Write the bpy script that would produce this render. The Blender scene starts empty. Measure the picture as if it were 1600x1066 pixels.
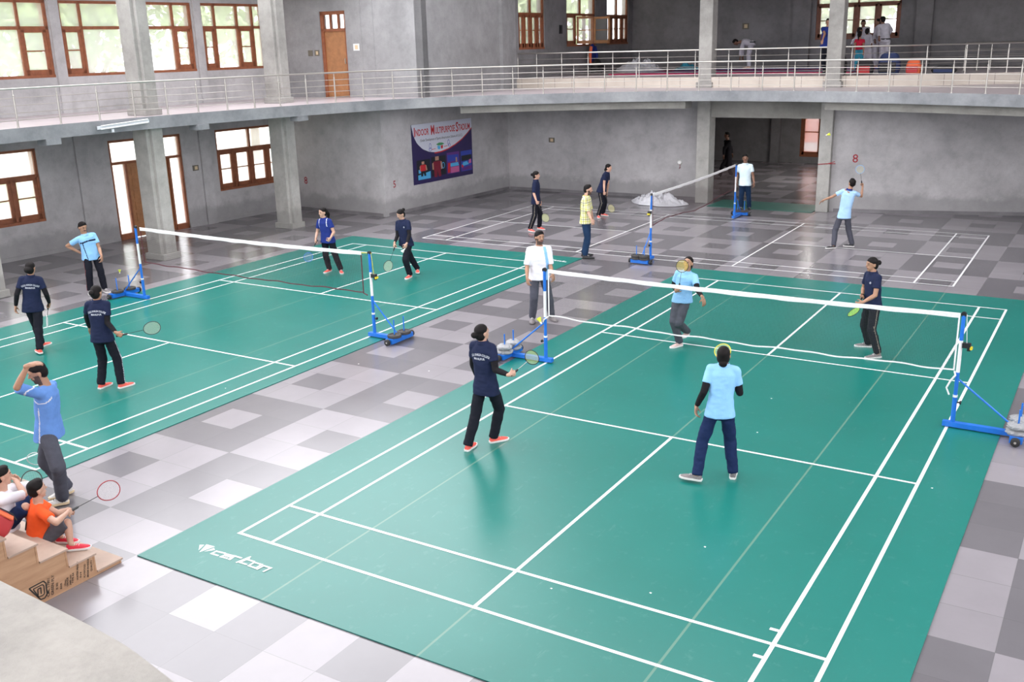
import bpy, bmesh, math, random
from mathutils import Vector, Matrix, noise
from mathutils.bvhtree import BVHTree
from math import pi, sin, cos, radians, sqrt, atan2
random.seed(7)
SC = bpy.context.scene
COL = SC.collection

# ------------------------------------------------------------ camera, light, exposure
CP = Vector((7.68774692, -6.63402052, 4.98800456))
YAW, PIT, ROL, FPX = 0.557003900, 1.28068298, -0.0267277408, 1553.57587
RM = Matrix.Rotation(YAW, 3, 'Z') @ Matrix.Rotation(PIT, 3, 'X') @ Matrix.Rotation(ROL, 3, 'Z')
cam = bpy.data.cameras.new('camera'); cam_o = bpy.data.objects.new('camera', cam); COL.objects.link(cam_o)
cam_o.matrix_world = Matrix.Translation(CP) @ RM.to_4x4()
cam.sensor_width = 36.0; cam.sensor_fit = 'HORIZONTAL'; cam.lens = FPX / 1600 * 36.0
cam.clip_start = 0.05; cam.clip_end = 400
SC.camera = cam_o
W = bpy.data.worlds.new('overcast_sky'); SC.world = W; W.use_nodes = True
bg = W.node_tree.nodes['Background']; bg.inputs[0].default_value = (0.97, 0.96, 1.0, 1); bg.inputs[1].default_value = 5.0
def area(name, loc, rot, sx, sy, power, col=(1, 1, 1)):
    l = bpy.data.lights.new(name, 'AREA'); l.shape = 'RECTANGLE'; l.size = sx; l.size_y = sy; l.energy = power; l.color = col
    o = bpy.data.objects.new(name, l); COL.objects.link(o); o.location = loc; o.rotation_euler = rot; return o
# area lamps added under the unseen roof for soft overhead light
area('overhead_fill', (-4.0, 3.5, 13.6), (0, 0, 0), 8.0, 9.0, 500, (1.0, 0.985, 1.0))
area('overhead_fill', (3.0, 3.5, 13.6), (0, 0, 0), 8.0, 9.0, 350, (1.0, 0.985, 1.0))
area('overhead_fill', (-3.5, 15.0, 13.6), (0, 0, 0), 10.0, 6.0, 700, (1.0, 0.985, 1.0))
area('overhead_fill', (5.0, 15.0, 13.6), (0, 0, 0), 5.0, 6.0, 200, (1.0, 0.985, 1.0))
area('lobby_fill_lamp', (-.6, 29.5, 3.22), (0, 0, 0), 3.0, .3, 170, (1.0, .97, .92))  # added lamp, unseen, that brightens the dark lobby
SC.view_settings.view_transform = 'Standard'; SC.view_settings.look = 'None'; SC.view_settings.gamma = 1.0
SC.view_settings.use_curve_mapping = False
SC.view_settings.exposure = 0.0

# ------------------------------------------------------------ photo geometry helpers
def ray(x, y): return RM @ Vector(((x - 800) / FPX, (533 - y) / FPX, -1.0))
def floor_pt(x, y, z=0.0):
    d = ray(x, y); return CP + d * ((z - CP.z) / d.z)

# ------------------------------------------------------------ object helpers
def V(*a): return Vector(a)
def tag(o, label=None, cat=None, group=None, kind=None):
    if label: o['label'] = label
    if cat: o['category'] = cat
    if group: o['group'] = group
    if kind: o['kind'] = kind
    return o
def thing(name, label, cat, loc=(0, 0, 0), group=None):
    o = bpy.data.objects.new(name, None); COL.objects.link(o); o.location = loc; o.empty_display_size = 0.05
    return tag(o, label, cat, group)
def wloc(o):
    v = Vector((0, 0, 0))
    while o: v = v + o.location; o = o.parent
    return v
def link(name, me, parent=None, label=None):
    o = bpy.data.objects.new(name, me); COL.objects.link(o)
    if parent:
        off = wloc(parent)
        me.transform(Matrix.Translation(-off)); o.parent = parent
    if label: o['label'] = label
    return o
class MB:
    def __init__(s): s.v = []; s.f = []; s.m = []
    def add(s, vs, fs, mi=0):
        b = len(s.v); s.v += [tuple(v) for v in vs]; s.f += [tuple(i + b for i in f) for f in fs]; s.m += [mi] * len(fs); return s
    def box(s, a, b, mi=0):
        x0, y0, z0 = a; x1, y1, z1 = b
        return s.hexa([V(x0, y0, z0), V(x1, y0, z0), V(x1, y1, z0), V(x0, y1, z0), V(x0, y0, z1), V(x1, y0, z1), V(x1, y1, z1), V(x0, y1, z1)], mi)
    def hexa(s, p, mi=0):
        return s.add(p, [(0, 3, 2, 1), (4, 5, 6, 7), (0, 1, 5, 4), (1, 2, 6, 5), (2, 3, 7, 6), (3, 0, 4, 7)], mi)
    def obox(s, c, ax, ay, az, mi=0):
        c = Vector(c); P = []
        for k in (-1, 1):
            for i, j in ((-1, -1), (1, -1), (1, 1), (-1, 1)): P.append(c + ax * i + ay * j + az * k)
        return s.hexa(P, mi)
    def rings(s, rs, mi=0, cap=True, closed=False):
        n = len(rs[0]); b = len(s.v)
        for r in rs: s.v += [tuple(v) for v in r]
        m = len(rs)
        for i in range(m if closed else m - 1):
            for j in range(n):
                a, c = b + i * n, b + ((i + 1) % m) * n
                s.f.append((a + j, a + (j + 1) % n, c + (j + 1) % n, c + j)); s.m.append(mi)
        if cap and not closed:
            s.f.append(tuple(b + j for j in reversed(range(n)))); s.m.append(mi)
            s.f.append(tuple(b + (m - 1) * n + j for j in range(n))); s.m.append(mi)
        return s
    def tube(s, pts, r, n=8, mi=0, cap=True, closed=False):
        pts = [Vector(p) for p in pts]; rs = []; ux = None
        for i, p in enumerate(pts):
            if closed: t = pts[(i + 1) % len(pts)] - pts[i - 1]
            else: t = pts[min(i + 1, len(pts) - 1)] - pts[max(i - 1, 0)]
            t.normalize()
            if ux is None: ux = t.orthogonal().normalized()
            else:
                ux = ux - t * ux.dot(t)
                ux = ux.normalized() if ux.length > 1e-6 else t.orthogonal().normalized()
            uy = t.cross(ux); rr = r[i] if isinstance(r, (list, tuple)) else r
            rs.append([p + (ux * cos(2 * pi * j / n) + uy * sin(2 * pi * j / n)) * rr for j in range(n)])
        return s.rings(rs, mi, cap, closed)
    def cyl(s, c, r, h, n=20, mi=0, axis=V(0, 0, 1)):
        c = Vector(c); return s.tube([c, c + axis * h], r, n, mi)
    def cone(s, p0, r0, p1, r1, n=14, mi=0, round0=True, round1=True):
        """tapered capsule"""
        p0 = Vector(p0); p1 = Vector(p1); t = p1 - p0; L = t.length; t = t / L if L > 1e-6 else V(0, 0, 1)
        ux = t.orthogonal().normalized(); uy = t.cross(ux); prof = []
        if round0: prof += [(-r0 * cos(a), max(r0 * sin(a), 1e-4)) for a in (0.01, pi / 8, pi / 4, 3 * pi / 8)]
        prof += [(0, r0), (L, r1)]
        if round1: prof += [(L + r1 * sin(a), max(r1 * cos(a), 1e-4)) for a in (pi / 8, pi / 4, 3 * pi / 8, pi / 2 - .01)]
        rs = [[p0 + t * h + (ux * cos(2 * pi * j / n) + uy * sin(2 * pi * j / n)) * r for j in range(n)] for h, r in prof]
        return s.rings(rs, mi)
    def ell(s, c, rx, ry, rz, X=V(1, 0, 0), Y=V(0, 1, 0), Z=V(0, 0, 1), n=18, m=12, mi=0):
        c = Vector(c); rs = []
        for i in range(m + 1):
            a = -pi / 2 + pi * min(max(i / m, .01), .99)
            rs.append([c + Z * (rz * sin(a)) + X * (rx * cos(a) * cos(2 * pi * j / n)) + Y * (ry * cos(a) * sin(2 * pi * j / n)) for j in range(n)])
        return s.rings(rs, mi)
    def mesh(s, name, mats, smooth=False):
        me = bpy.data.meshes.new(name); me.from_pydata(s.v, [], s.f)
        for m in (mats if isinstance(mats, (list, tuple)) else [mats]): me.materials.append(m)
        me.polygons.foreach_set('material_index', s.m)
        if smooth: me.polygons.foreach_set('use_smooth', [True] * len(me.polygons))
        me.update(); return me
    def build(s, name, mats, parent=None, smooth=False, label=None):
        me = s.mesh(name, mats, False)
        bm = bmesh.new(); bm.from_mesh(me); bmesh.ops.recalc_face_normals(bm, faces=bm.faces[:]); bm.to_mesh(me); bm.free()
        if smooth:
            me.polygons.foreach_set('use_smooth', [True] * len(me.polygons))
            try: me.set_sharp_from_angle(angle=radians(40))
            except Exception: pass
        return link(name, me, parent, label)
def children(o): return [c for c in bpy.data.objects if c.parent == o]
def copy_tree(o, delta, parent=None):
    c = o.copy(); COL.objects.link(c)
    if parent is None: c.location = o.location + Vector(delta)
    else: c.parent = parent
    for ch in children(o): copy_tree(ch, delta, c)
    return c

# ------------------------------------------------------------ materials
def newmat(name):
    m = bpy.data.materials.new(name); m.use_nodes = True; nt = m.node_tree
    return m, nt, nt.nodes['Principled BSDF']
def rgba(c): return (c[0], c[1], c[2], 1)
def s2l(r, g, b):
    f = lambda c: (c / 255 / 12.92) if c / 255 <= .04045 else ((c / 255 + .055) / 1.055) ** 2.4
    return (f(r), f(g), f(b))
def N(nt, t, **kw):
    n = nt.nodes.new(t)
    for k, v in kw.items(): setattr(n, k, v)
    return n
def wpos(nt): return N(nt, 'ShaderNodeNewGeometry').outputs['Position']
def tex_noise(nt, vec, scale, detail=4, rough=.6):
    n = N(nt, 'ShaderNodeTexNoise'); n.inputs['Scale'].default_value = scale; n.inputs['Detail'].default_value = detail
    n.inputs['Roughness'].default_value = rough; nt.links.new(vec, n.inputs['Vector']); return n.outputs['Fac']
def ramp(nt, fac, stops):
    r = N(nt, 'ShaderNodeValToRGB'); e = r.color_ramp.elements
    while len(e) < len(stops): e.new(.5)
    for i, (p, c) in enumerate(stops):
        e[i].position = p; e[i].color = rgba(c) if isinstance(c, tuple) else (c, c, c, 1)
    nt.links.new(fac, r.inputs[0]); return r.outputs[0]
def mix(nt, fac, a, b, typ='MIX'):
    m = N(nt, 'ShaderNodeMix', data_type='RGBA', blend_type=typ)
    for sock, val in ((m.inputs[0], fac), (m.inputs[6], a), (m.inputs[7], b)):
        if isinstance(val, (int, float)): sock.default_value = val
        elif isinstance(val, tuple): sock.default_value = rgba(val)
        else: nt.links.new(val, sock)
    return m.outputs[2]
def mth(nt, op, a, b=None, c=None):
    m = N(nt, 'ShaderNodeMath', operation=op)
    for i, val in enumerate((a, b, c)):
        if val is None: continue
        if isinstance(val, (int, float)): m.inputs[i].default_value = val
        else: nt.links.new(val, m.inputs[i])
    return m.outputs[0]
def xyz(nt, vec):
    s = N(nt, 'ShaderNodeSeparateXYZ'); nt.links.new(vec, s.inputs[0]); return s.outputs
def bump(nt, bsdf, h, strength=.2, dist=.01):
    b = N(nt, 'ShaderNodeBump'); b.inputs['Strength'].default_value = strength; b.inputs['Distance'].default_value = dist
    nt.links.new(h, b.inputs['Height']); nt.links.new(b.outputs[0], bsdf.inputs['Normal'])
def plain(name, col, rough=.6, metal=0.0, var=0.0, vs=6.0, bmp=0.0, bs=60.0, trans=0.0, spec=.5):
    m, nt, b = newmat(name); b.inputs['Base Color'].default_value = rgba(col); b.inputs['Roughness'].default_value = rough
    b.inputs['Metallic'].default_value = metal; b.inputs['Specular IOR Level'].default_value = spec
    if var:
        p = wpos(nt); f = tex_noise(nt, p, vs)
        lo = tuple(max(0, c * (1 - var)) for c in col); hi = tuple(min(1, c * (1 + var)) for c in col)
        nt.links.new(ramp(nt, f, [(.3, lo), (.7, hi)]), b.inputs['Base Color'])
    if bmp:
        p = wpos(nt); bump(nt, b, tex_noise(nt, p, bs, 5), bmp, .01)
    if trans: b.inputs['Transmission Weight'].default_value = trans
    return m
def concrete(name, base, dark, light, scale=1.0, low=True, stain=.5):
    m, nt, b = newmat(name); p = wpos(nt)
    n1 = tex_noise(nt, p, .55 * scale, 5, .65); n2 = tex_noise(nt, p, 3.0 * scale, 6, .7); n3 = tex_noise(nt, p, 45, 3, .6)
    c = ramp(nt, n1, [(.32, dark), (.52, base), (.72, light)])
    c2 = ramp(nt, n2, [(.25, 0.80), (.5, .97), (.75, 1.06)])
    c = mix(nt, 1.0, c, c2, 'MULTIPLY'); c = mix(nt, .25, c, ramp(nt, n3, [(.3, .75), (.6, 1.0)]), 'MULTIPLY')
    o = xyz(nt, p); zz = o[2]
    # damp stains with shapes of their own
    st = mth(nt, 'MULTIPLY', ramp(nt, tex_noise(nt, p, 1.3, 6, .7), [(.52, 0.0), (.74, 1.0)]), stain * .7)
    c = mix(nt, st, c, tuple(x * .55 for x in base))
    if low:
        edge = mth(nt, 'ADD', zz, mth(nt, 'MULTIPLY', tex_noise(nt, p, 1.6, 5, .7), -.75))
        band = ramp(nt, edge, [(.05, 1.0), (.22, 0.0)])
        c = mix(nt, mth(nt, 'MULTIPLY', band, .55), c, tuple(x * .5 for x in base))
        wn = ramp(nt, tex_noise(nt, p, 5.5, 8, .8), [(.60, 0.0), (.68, 1.0)])
        hb = mth(nt, 'MULTIPLY', wn, ramp(nt, edge, [(.0, 0.0), (.1, 1.0), (.24, 1.0), (.38, 0.0)]))
        c = mix(nt, mth(nt, 'MULTIPLY', hb, .6), c, (.62, .60, .58))
    nt.links.new(c, b.inputs['Base Color']); b.inputs['Roughness'].default_value = .88
    bump(nt, b, mth(nt, 'ADD', n2, mth(nt, 'MULTIPLY', n3, .4)), .35, .015)
    return m
M = {}
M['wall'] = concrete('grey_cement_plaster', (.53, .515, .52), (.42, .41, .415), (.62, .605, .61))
M['upwall'] = concrete('darkened_upper_plaster', (.33, .325, .33), (.25, .245, .25), (.40, .39, .40), low=False)  # cement plaster darkened to offset the strong light on the upper storey
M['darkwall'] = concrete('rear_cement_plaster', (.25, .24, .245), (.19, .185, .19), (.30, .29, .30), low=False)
M['column'] = concrete('column_concrete', (.50, .49, .46), (.40, .39, .36), (.58, .57, .54), 1.6, True, .35)
M['skirting'] = plain('grey_skirting_tile', (.20, .19, .20), .4, var=.3, vs=1.2)
M['colup'] = concrete('darkened_column_concrete', (.34, .33, .31), (.25, .24, .225), (.42, .41, .385), 1.6, False, .35)  # darker copy of the column concrete, standing in for dimmer light upstairs
M['slab'] = concrete('slab_edge_concrete', (.30, .31, .325), (.20, .21, .225), (.38, .39, .40), 1.2, False, .6)
M['beam'] = concrete('beam_concrete', (.36, .35, .32), (.28, .27, .25), (.42, .41, .38), 1.0, False, .4)
M['ledge'] = concrete('ledge_concrete', (.36, .34, .31), (.30, .285, .26), (.42, .40, .37), 2.0, False, .15)
M['upfloor'] = plain('upper_tile_floor', (.52, .455, .47), .35, var=.08, vs=2)
M['frame'] = plain('varnished_wood_frame', (.30, .10, .045), .45, var=.2, vs=9)
M['frame_dark'] = plain('dark_wood_frame', (.20, .065, .03), .5, var=.2, vs=9)
M['doorwood'] = plain('door_panel_wood', (.42, .19, .08), .5, var=.15, vs=7)
M['steel'] = plain('stainless_steel', (.55, .53, .49), .30, 1.0)
M['blue'] = plain('blue_enamel', (.015, .16, .62), .35, var=.08, vs=10)
M['whitepaint'] = plain('white_enamel', (.78, .78, .78), .4)
M['rubber'] = plain('black_rubber', (.018, .018, .019), .6, bmp=.1)
M['black'] = plain('black_plastic', (.012, .012, .014), .4)
M['iron'] = plain('grey_black_plate', (.05, .047, .045), .65, var=.2)
M['wrapplastic'] = plain('crinkled_plastic', (.30, .31, .32), .18, bmp=.9, bs=40, spec=.8)
M['tape'] = plain('white_net_tape', (.80, .79, .79), .7, var=.08, vs=40)
M['maroon'] = plain('maroon_net_tape', (.10, .02, .03), .7, var=.3, vs=20)
M['cord'] = plain('net_cord', (.06, .035, .035), .8)
M['cordw'] = plain('net_cord_dark', (.05, .06, .05), .8)
M['line'] = plain('white_line_paint', (.83, .83, .83), .45)
M['yellow'] = plain('yellow_plastic', (.75, .62, .03), .5)
M['shuttle'] = plain('fluorescent_yellow_shuttle', (.75, .85, .06), .5)
M['shuttlew'] = plain('white_feather', (.85, .85, .82), .7)
M['cork'] = plain('cork', (.7, .55, .35), .7)
M['redmark'] = plain('red_paint', (.35, .03, .04), .7)
M['brassbox'] = plain('switch_box_metal', (.16, .14, .11), .6, var=.4, vs=60)
M['glasshaze'], _nt, _b = newmat('hazy_glass')  # translucent white in the hazy panes adds a bright, washed-out view
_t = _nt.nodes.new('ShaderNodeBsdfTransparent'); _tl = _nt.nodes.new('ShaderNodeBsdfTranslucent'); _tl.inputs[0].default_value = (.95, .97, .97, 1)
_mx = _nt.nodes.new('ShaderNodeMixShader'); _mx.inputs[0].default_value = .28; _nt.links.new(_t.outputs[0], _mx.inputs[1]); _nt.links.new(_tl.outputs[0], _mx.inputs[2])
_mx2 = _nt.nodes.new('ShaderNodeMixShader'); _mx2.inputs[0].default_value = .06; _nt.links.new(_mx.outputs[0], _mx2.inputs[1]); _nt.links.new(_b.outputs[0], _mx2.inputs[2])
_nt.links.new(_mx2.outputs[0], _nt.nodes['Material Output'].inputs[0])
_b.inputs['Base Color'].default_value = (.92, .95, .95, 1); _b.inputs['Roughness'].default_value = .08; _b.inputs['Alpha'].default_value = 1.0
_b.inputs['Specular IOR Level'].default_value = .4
# tiled floor: 3x3 blocks of 603 mm tiles, the middle one of the other shade
m, nt, b = newmat('grey_checker_floor_tiles'); p = wpos(nt); o = xyz(nt, p); T = 1.811
X = mth(nt, 'DIVIDE', mth(nt, 'SUBTRACT', o[0], .01), T); Y = mth(nt, 'DIVIDE', mth(nt, 'ADD', o[1], .23), T)
par = mth(nt, 'FLOORED_MODULO', mth(nt, 'ADD', mth(nt, 'FLOOR', X), mth(nt, 'FLOOR', Y)), 2.0)
def mid(c):
    f = mth(nt, 'FRACT', c); return mth(nt, 'MULTIPLY', mth(nt, 'GREATER_THAN', f, 1 / 3), mth(nt, 'LESS_THAN', f, 2 / 3))
cen = mth(nt, 'MULTIPLY', mid(X), mid(Y))
dk = mth(nt, 'ABSOLUTE', mth(nt, 'SUBTRACT', par, cen))
n1 = tex_noise(nt, p, 1.1, 5, .6)
lt = ramp(nt, n1, [(.3, (.265, .245, .265)), (.7, (.300, .278, .300))]); dd = ramp(nt, n1, [(.3, (.140, .131, .143)), (.7, (.160, .150, .164))])
# each tile a little different
cell = N(nt, 'ShaderNodeCombineXYZ'); nt.links.new(mth(nt, 'FLOOR', mth(nt, 'MULTIPLY', X, 3)), cell.inputs[0]); nt.links.new(mth(nt, 'FLOOR', mth(nt, 'MULTIPLY', Y, 3)), cell.inputs[1])
wn = N(nt, 'ShaderNodeTexWhiteNoise'); nt.links.new(cell.outputs[0], wn.inputs['Vector'])
c = mix(nt, dk, lt, dd); c = mix(nt, 1.0, c, ramp(nt, wn.outputs['Value'], [(0, .93), (1, 1.04)]), 'MULTIPLY')
def joint(cc):
    f = mth(nt, 'FRACT', mth(nt, 'MULTIPLY', cc, 3)); return mth(nt, 'ADD', mth(nt, 'LESS_THAN', f, .006), mth(nt, 'GREATER_THAN', f, .994))
j = mth(nt, 'MINIMUM', mth(nt, 'ADD', joint(X), joint(Y)), 1.0)
c = mix(nt, mth(nt, 'MULTIPLY', j, .45), c, (.10, .10, .10))
nt.links.new(c, b.inputs['Base Color'])
b.inputs['Roughness'].default_value = .21
b.inputs['IOR'].default_value = 1.8
M['tiles'] = m
# green court mat
def matmat(name, seam_x, seam_w=.012):
    m, nt, b = newmat(name); p = wpos(nt); o = xyz(nt, p)
    n1 = tex_noise(nt, p, .5, 4, .6); n2 = tex_noise(nt, p, 7, 6, .75); n3 = tex_noise(nt, p, 90, 2)
    c = ramp(nt, n1, [(.3, (.004, .160, .132)), (.7, (.008, .185, .155))])
    c = mix(nt, mth(nt, 'MULTIPLY', ramp(nt, n2, [(.58, 0.0), (.76, 1.0)]), .20), c, (.22, .42, .38))
    st = N(nt, 'ShaderNodeMapping'); st.inputs['Scale'].default_value = (6, 1.2, 1); st.inputs['Rotation'].default_value = (0, 0, .5); nt.links.new(p, st.inputs[0])
    c = mix(nt, mth(nt, 'MULTIPLY', ramp(nt, tex_noise(nt, st.outputs[0], 1.2, 6, .75), [(.62, 0.0), (.72, 1.0)]), .14), c, (.40, .55, .50))
    for sx in seam_x:
        d = mth(nt, 'ABSOLUTE', mth(nt, 'SUBTRACT', o[0], sx)); c = mix(nt, mth(nt, 'MULTIPLY', mth(nt, 'LESS_THAN', d, seam_w), .3), c, (.35, .42, .30))
    nt.links.new(c, b.inputs['Base Color'])
    b.inputs['Roughness'].default_value = .30
    b.inputs['IOR'].default_value = 1.5
    return m
M['matA'] = matmat('green_vinyl_mat', (1.22, 3.05, 4.88)); M['matB'] = matmat('green_vinyl_mat_left', (-8.4, -6.6, -4.8))
M['matdoor'] = plain('dark_green_mat', (.02, .12, .095), .5, var=.1)
# plywood
m, nt, b = newmat('plywood'); p = wpos(nt); mp = N(nt, 'ShaderNodeMapping'); mp.inputs['Scale'].default_value = (1, 1, 9); nt.links.new(p, mp.inputs[0])
f = tex_noise(nt, mp.outputs[0], 2.0, 5, .6); nt.links.new(ramp(nt, f, [(.3, (.40, .22, .12)), (.6, (.52, .31, .18)), (.8, (.58, .36, .22))]), b.inputs['Base Color'])
b.inputs['Roughness'].default_value = .6; M['ply'] = m
M['tread'] = plain('plywood_tread', (.46, .34, .27), .55, var=.12, vs=4)
M['ink'] = plain('black_stamp_ink', (.03, .028, .025), .7)
# plaid shirt
m, nt, b = newmat('yellow_check_cotton'); tc = wpos(nt); o = xyz(nt, tc)
u = mth(nt, 'ADD', mth(nt, 'MULTIPLY', o[0], .8), mth(nt, 'MULTIPLY', o[1], .6))
def grid(cc, per, w): return mth(nt, 'LESS_THAN', mth(nt, 'FRACT', mth(nt, 'DIVIDE', cc, per)), w)
c = mix(nt, mth(nt, 'MINIMUM', mth(nt, 'ADD', grid(u, .10, .16), grid(o[2], .10, .14)), 1.0), (.80, .76, .50), (.60, .60, .10))
c = mix(nt, mth(nt, 'MINIMUM', mth(nt, 'ADD', grid(mth(nt, 'ADD', u, .05), .10, .08), grid(mth(nt, 'ADD', o[2], .05), .20, .05)), 1.0), c, (.12, .13, .09))
nt.links.new(c, b.inputs['Base Color']); b.inputs['Roughness'].default_value = .8; M['plaid'] = m
def cloth(name, col, var=.12): return plain(name, col, .85, 0, var, 9, .25, 45, spec=.2)
M['navy'] = cloth('navy_polo_cotton', (.014, .020, .055)); M['black_sleeve'] = cloth('black_sleeve', (.012, .011, .014))
M['trackblack'] = cloth('black_track_cloth', (.010, .011, .018)); M['tracknavy'] = cloth('navy_track_cloth', (.010, .022, .075))
M['skyblue'] = cloth('sky_blue_polo', (.28, .55, .88), .06); M['paleblue'] = cloth('pale_blue_polo', (.40, .62, .88), .06)
M['midblue'] = cloth('mid_blue_tee', (.13, .27, .62), .08); M['white'] = cloth('white_tee', (.80, .80, .86), .05); M['offwhite'] = cloth('pale_white_polo', (.70, .84, .90), .05)
M['greytrack'] = cloth('charcoal_track_cloth', (.075, .078, .10)); M['royal'] = cloth('royal_blue_polo', (.018, .035, .20)); M['jean'] = cloth('dark_blue_denim', (.013, .035, .085))
M['orange'] = cloth('orange_tee', (.88, .11, .025), .05); M['greyshort'] = cloth('dark_grey_shorts', (.10, .10, .12)); M['gi'] = cloth('white_karate_cotton', (.62, .60, .66)); M['kblue'] = cloth('teal_cloth', (.05, .30, .42)); M['red'] = cloth('red_cloth', (.50, .02, .05))
M['skin'] = plain('skin', (.40, .215, .135), .5, var=.06, vs=20); M['skinlight'] = plain('light_skin', (.56, .33, .24), .5, var=.06, vs=20); M['skindark'] = plain('dark_skin', (.22, .11, .07), .5, var=.06, vs=20)
M['hair'] = plain('black_hair', (.008, .006, .006), .65, bmp=.3, bs=120, spec=.2); M['lip'] = plain('lips', (.30, .10, .09), .5); M['eye'] = plain('eye_dark', (.02, .015, .012), .3); M['beard'] = plain('short_beard', (.085, .05, .038), .7)
M['coral'] = plain('coral_shoe', (.85, .12, .09), .6); M['sole'] = plain('white_sole', (.80, .78, .76), .6); M['greyshoe'] = plain('grey_shoe', (.22, .20, .20), .7, var=.3, vs=60); M['whiteshoe'] = plain('white_shoe', (.62, .60, .58), .6, var=.25, vs=45); M['blackshoe'] = plain('black_shoe', (.02, .02, .024), .5); M['pinkshoe'] = plain('pale_pink_shoe', (.62, .45, .42), .6); M['redshoe'] = plain('red_shoe', (.70, .03, .06), .6)
M['reddish'] = plain('red_bag_cloth', (.50, .035, .04), .6, bmp=.3, bs=40); M['bagorange'] = plain('orange_bag_trim', (.85, .16, .06), .6); M['bagnavy'] = plain('navy_bag_cloth', (.02, .035, .11), .7); M['darkbag'] = plain('dark_bag_cloth', (.02, .018, .02), .7)
M['tarp'] = plain('grey_white_tarpaulin', (.72, .72, .76), .45, var=.1, vs=3)
M['matred'] = plain('red_judo_mat', (.55, .03, .12), .5); M['matblue'] = plain('blue_judo_mat', (.04, .08, .36), .5)
M['leaf'] = plain('tree_leaves', (.30, .42, .16), .8, var=.45, vs=5); M['leaf2'] = plain('washed_out_tree_leaves', (.44, .54, .28), .8, var=.35, vs=4); M['trunk'] = plain('tree_bark', (.25, .18, .13), .9)  # leaf colours paled to imitate overexposed daylight outside
M['ground'] = plain('dry_field_ground', (.72, .70, .62), .9, var=.2, vs=.8); M['grass'] = plain('field_grass', (.28, .38, .12), .9, var=.3, vs=3)
M['labelwhite'] = plain('white_print', (.62, .64, .72), .7); M['tube'] = plain('lamp_tube_white', (.72, .76, .80), .4)
SMP = {}

# ------------------------------------------------------------ walls with openings
ZS, ZT, ZB = 3.56, 3.87, 3.27           # gallery floor, raised platform, slab soffit
class Frame:
    """a vertical wall plane: s along it, z up, off into the hall"""
    def __init__(s, a, b, flip=False):
        s.a = V(a[0], a[1], 0); b = V(b[0], b[1], 0); s.u = (b - s.a).normalized(); s.L = (b - s.a).length
        s.n = V(s.u.y, -s.u.x, 0) * (-1 if flip else 1)
    def p(s, q, z, off=0.0): return s.a + s.u * q + s.n * off + V(0, 0, z)
    def box(s, mb, s0, s1, z0, z1, o0, o1, mi=0):
        P = [s.p(s0, z0, o0), s.p(s1, z0, o0), s.p(s1, z0, o1), s.p(s0, z0, o1)]
        return mb.hexa(P + [q + V(0, 0, z1 - z0) for q in P], mi)
def wall(name, fr, s0, s1, z0, z1, holes, mat, thick=.25, extra=None):
    S = sorted({s0, s1} | {h[0] for h in holes} | {h[1] for h in holes}); Z = sorted({z0, z1} | {h[2] for h in holes} | {h[3] for h in holes})
    S = [x for x in S if s0 <= x <= s1]; Z = [x for x in Z if z0 <= x <= z1]
    mb = MB()
    def solid(i, k):
        if i < 0 or k < 0 or i >= len(S) - 1 or k >= len(Z) - 1: return False
        cs, cz = (S[i] + S[i + 1]) / 2, (Z[k] + Z[k + 1]) / 2
        return not any(h[0] < cs < h[1] and h[2] < cz < h[3] for h in holes)
    for i in range(len(S) - 1):
        for k in range(len(Z) - 1):
            if not solid(i, k): continue
            a, b_, c, d = S[i], S[i + 1], Z[k], Z[k + 1]
            mb.add([fr.p(a, c), fr.p(b_, c), fr.p(b_, d), fr.p(a, d)], [(0, 1, 2, 3)])
            mb.add([fr.p(a, c, -thick), fr.p(b_, c, -thick), fr.p(b_, d, -thick), fr.p(a, d, -thick)], [(3, 2, 1, 0)])
            for (ii, kk, P) in ((i - 1, k, (a, c, a, d)), (i + 1, k, (b_, c, b_, d)), (i, k - 1, (a, c, b_, c)), (i, k + 1, (a, d, b_, d))):
                if not solid(ii, kk):
                    mb.add([fr.p(P[0], P[1]), fr.p(P[2], P[3]), fr.p(P[2], P[3], -thick), fr.p(P[0], P[1], -thick)], [(0, 1, 2, 3)])
    if extra: extra(mb)
    bm = bmesh.new(); me = mb.mesh(name, mat); bm.from_mesh(me); bmesh.ops.remove_doubles(bm, verts=bm.verts[:], dist=1e-4); bmesh.ops.recalc_face_normals(bm, faces=bm.faces[:]); bm.to_mesh(me); bm.free()
    return tag(link(name, me), kind='structure')
FL = Frame((-16.5, 5), (-15.6, 17.3)); LL = FL.L
FC = Frame((-15.6, 17.3), (-11.55, 17.15)); FU = Frame((-15.6, 17.3), (-10.1, 17.5))
FB = Frame((-11.55, 17.2), (-11.2, 23.8)); FF = Frame((-11.2, 23.8), (-3.8, 23.8))
FUR = Frame((-10.1, 17.5), (-10.3, 23.0)); UL = Frame((-10.3, 23.0), (-10.3, 32.2)); UB = Frame((-10.3, 32.2), (8, 32.2))
def pil_left(mb):
    for a, b_, z0, z1 in ((5.0, 5.35, 0, 3.27), (8.95, 9.3, 0, 3.27), (4.84, 5.11, ZS, 7.0), (9.24, 9.5, ZS, 7.0), (12.35, 12.47, ZS, 7.0)):
        FL.box(mb, a, b_, z0, z1, -.02, .07)
    FL.box(mb, -3, 6.0, 0, .1, -.02, .02); FL.box(mb, 8.34, LL, 0, .1, -.02, .02)
HL = [(1.0, 3.95, .88, 2.75), (6.0, 8.34, 0.0, 2.75), (9.57, 12.2, .92, 2.75), (.75, 4.82, 4.47, 6.36), (5.13, 9.21, 4.47, 6.36), (9.52, 12.33, 4.47, 6.36), (-2.6, .45, 4.47, 6.36)]
wall('wall_left', FL, -6, LL + .1, 0, 7.0, HL, M['wall'], .28, pil_left)
wall('wall_stair_lower', FC, 0, FC.L, 0, 3.4, [], M['wall'], .25)
wall('wall_banner', FB, 0, FB.L, 0, 3.4, [], M['wall'], .25)
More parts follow.
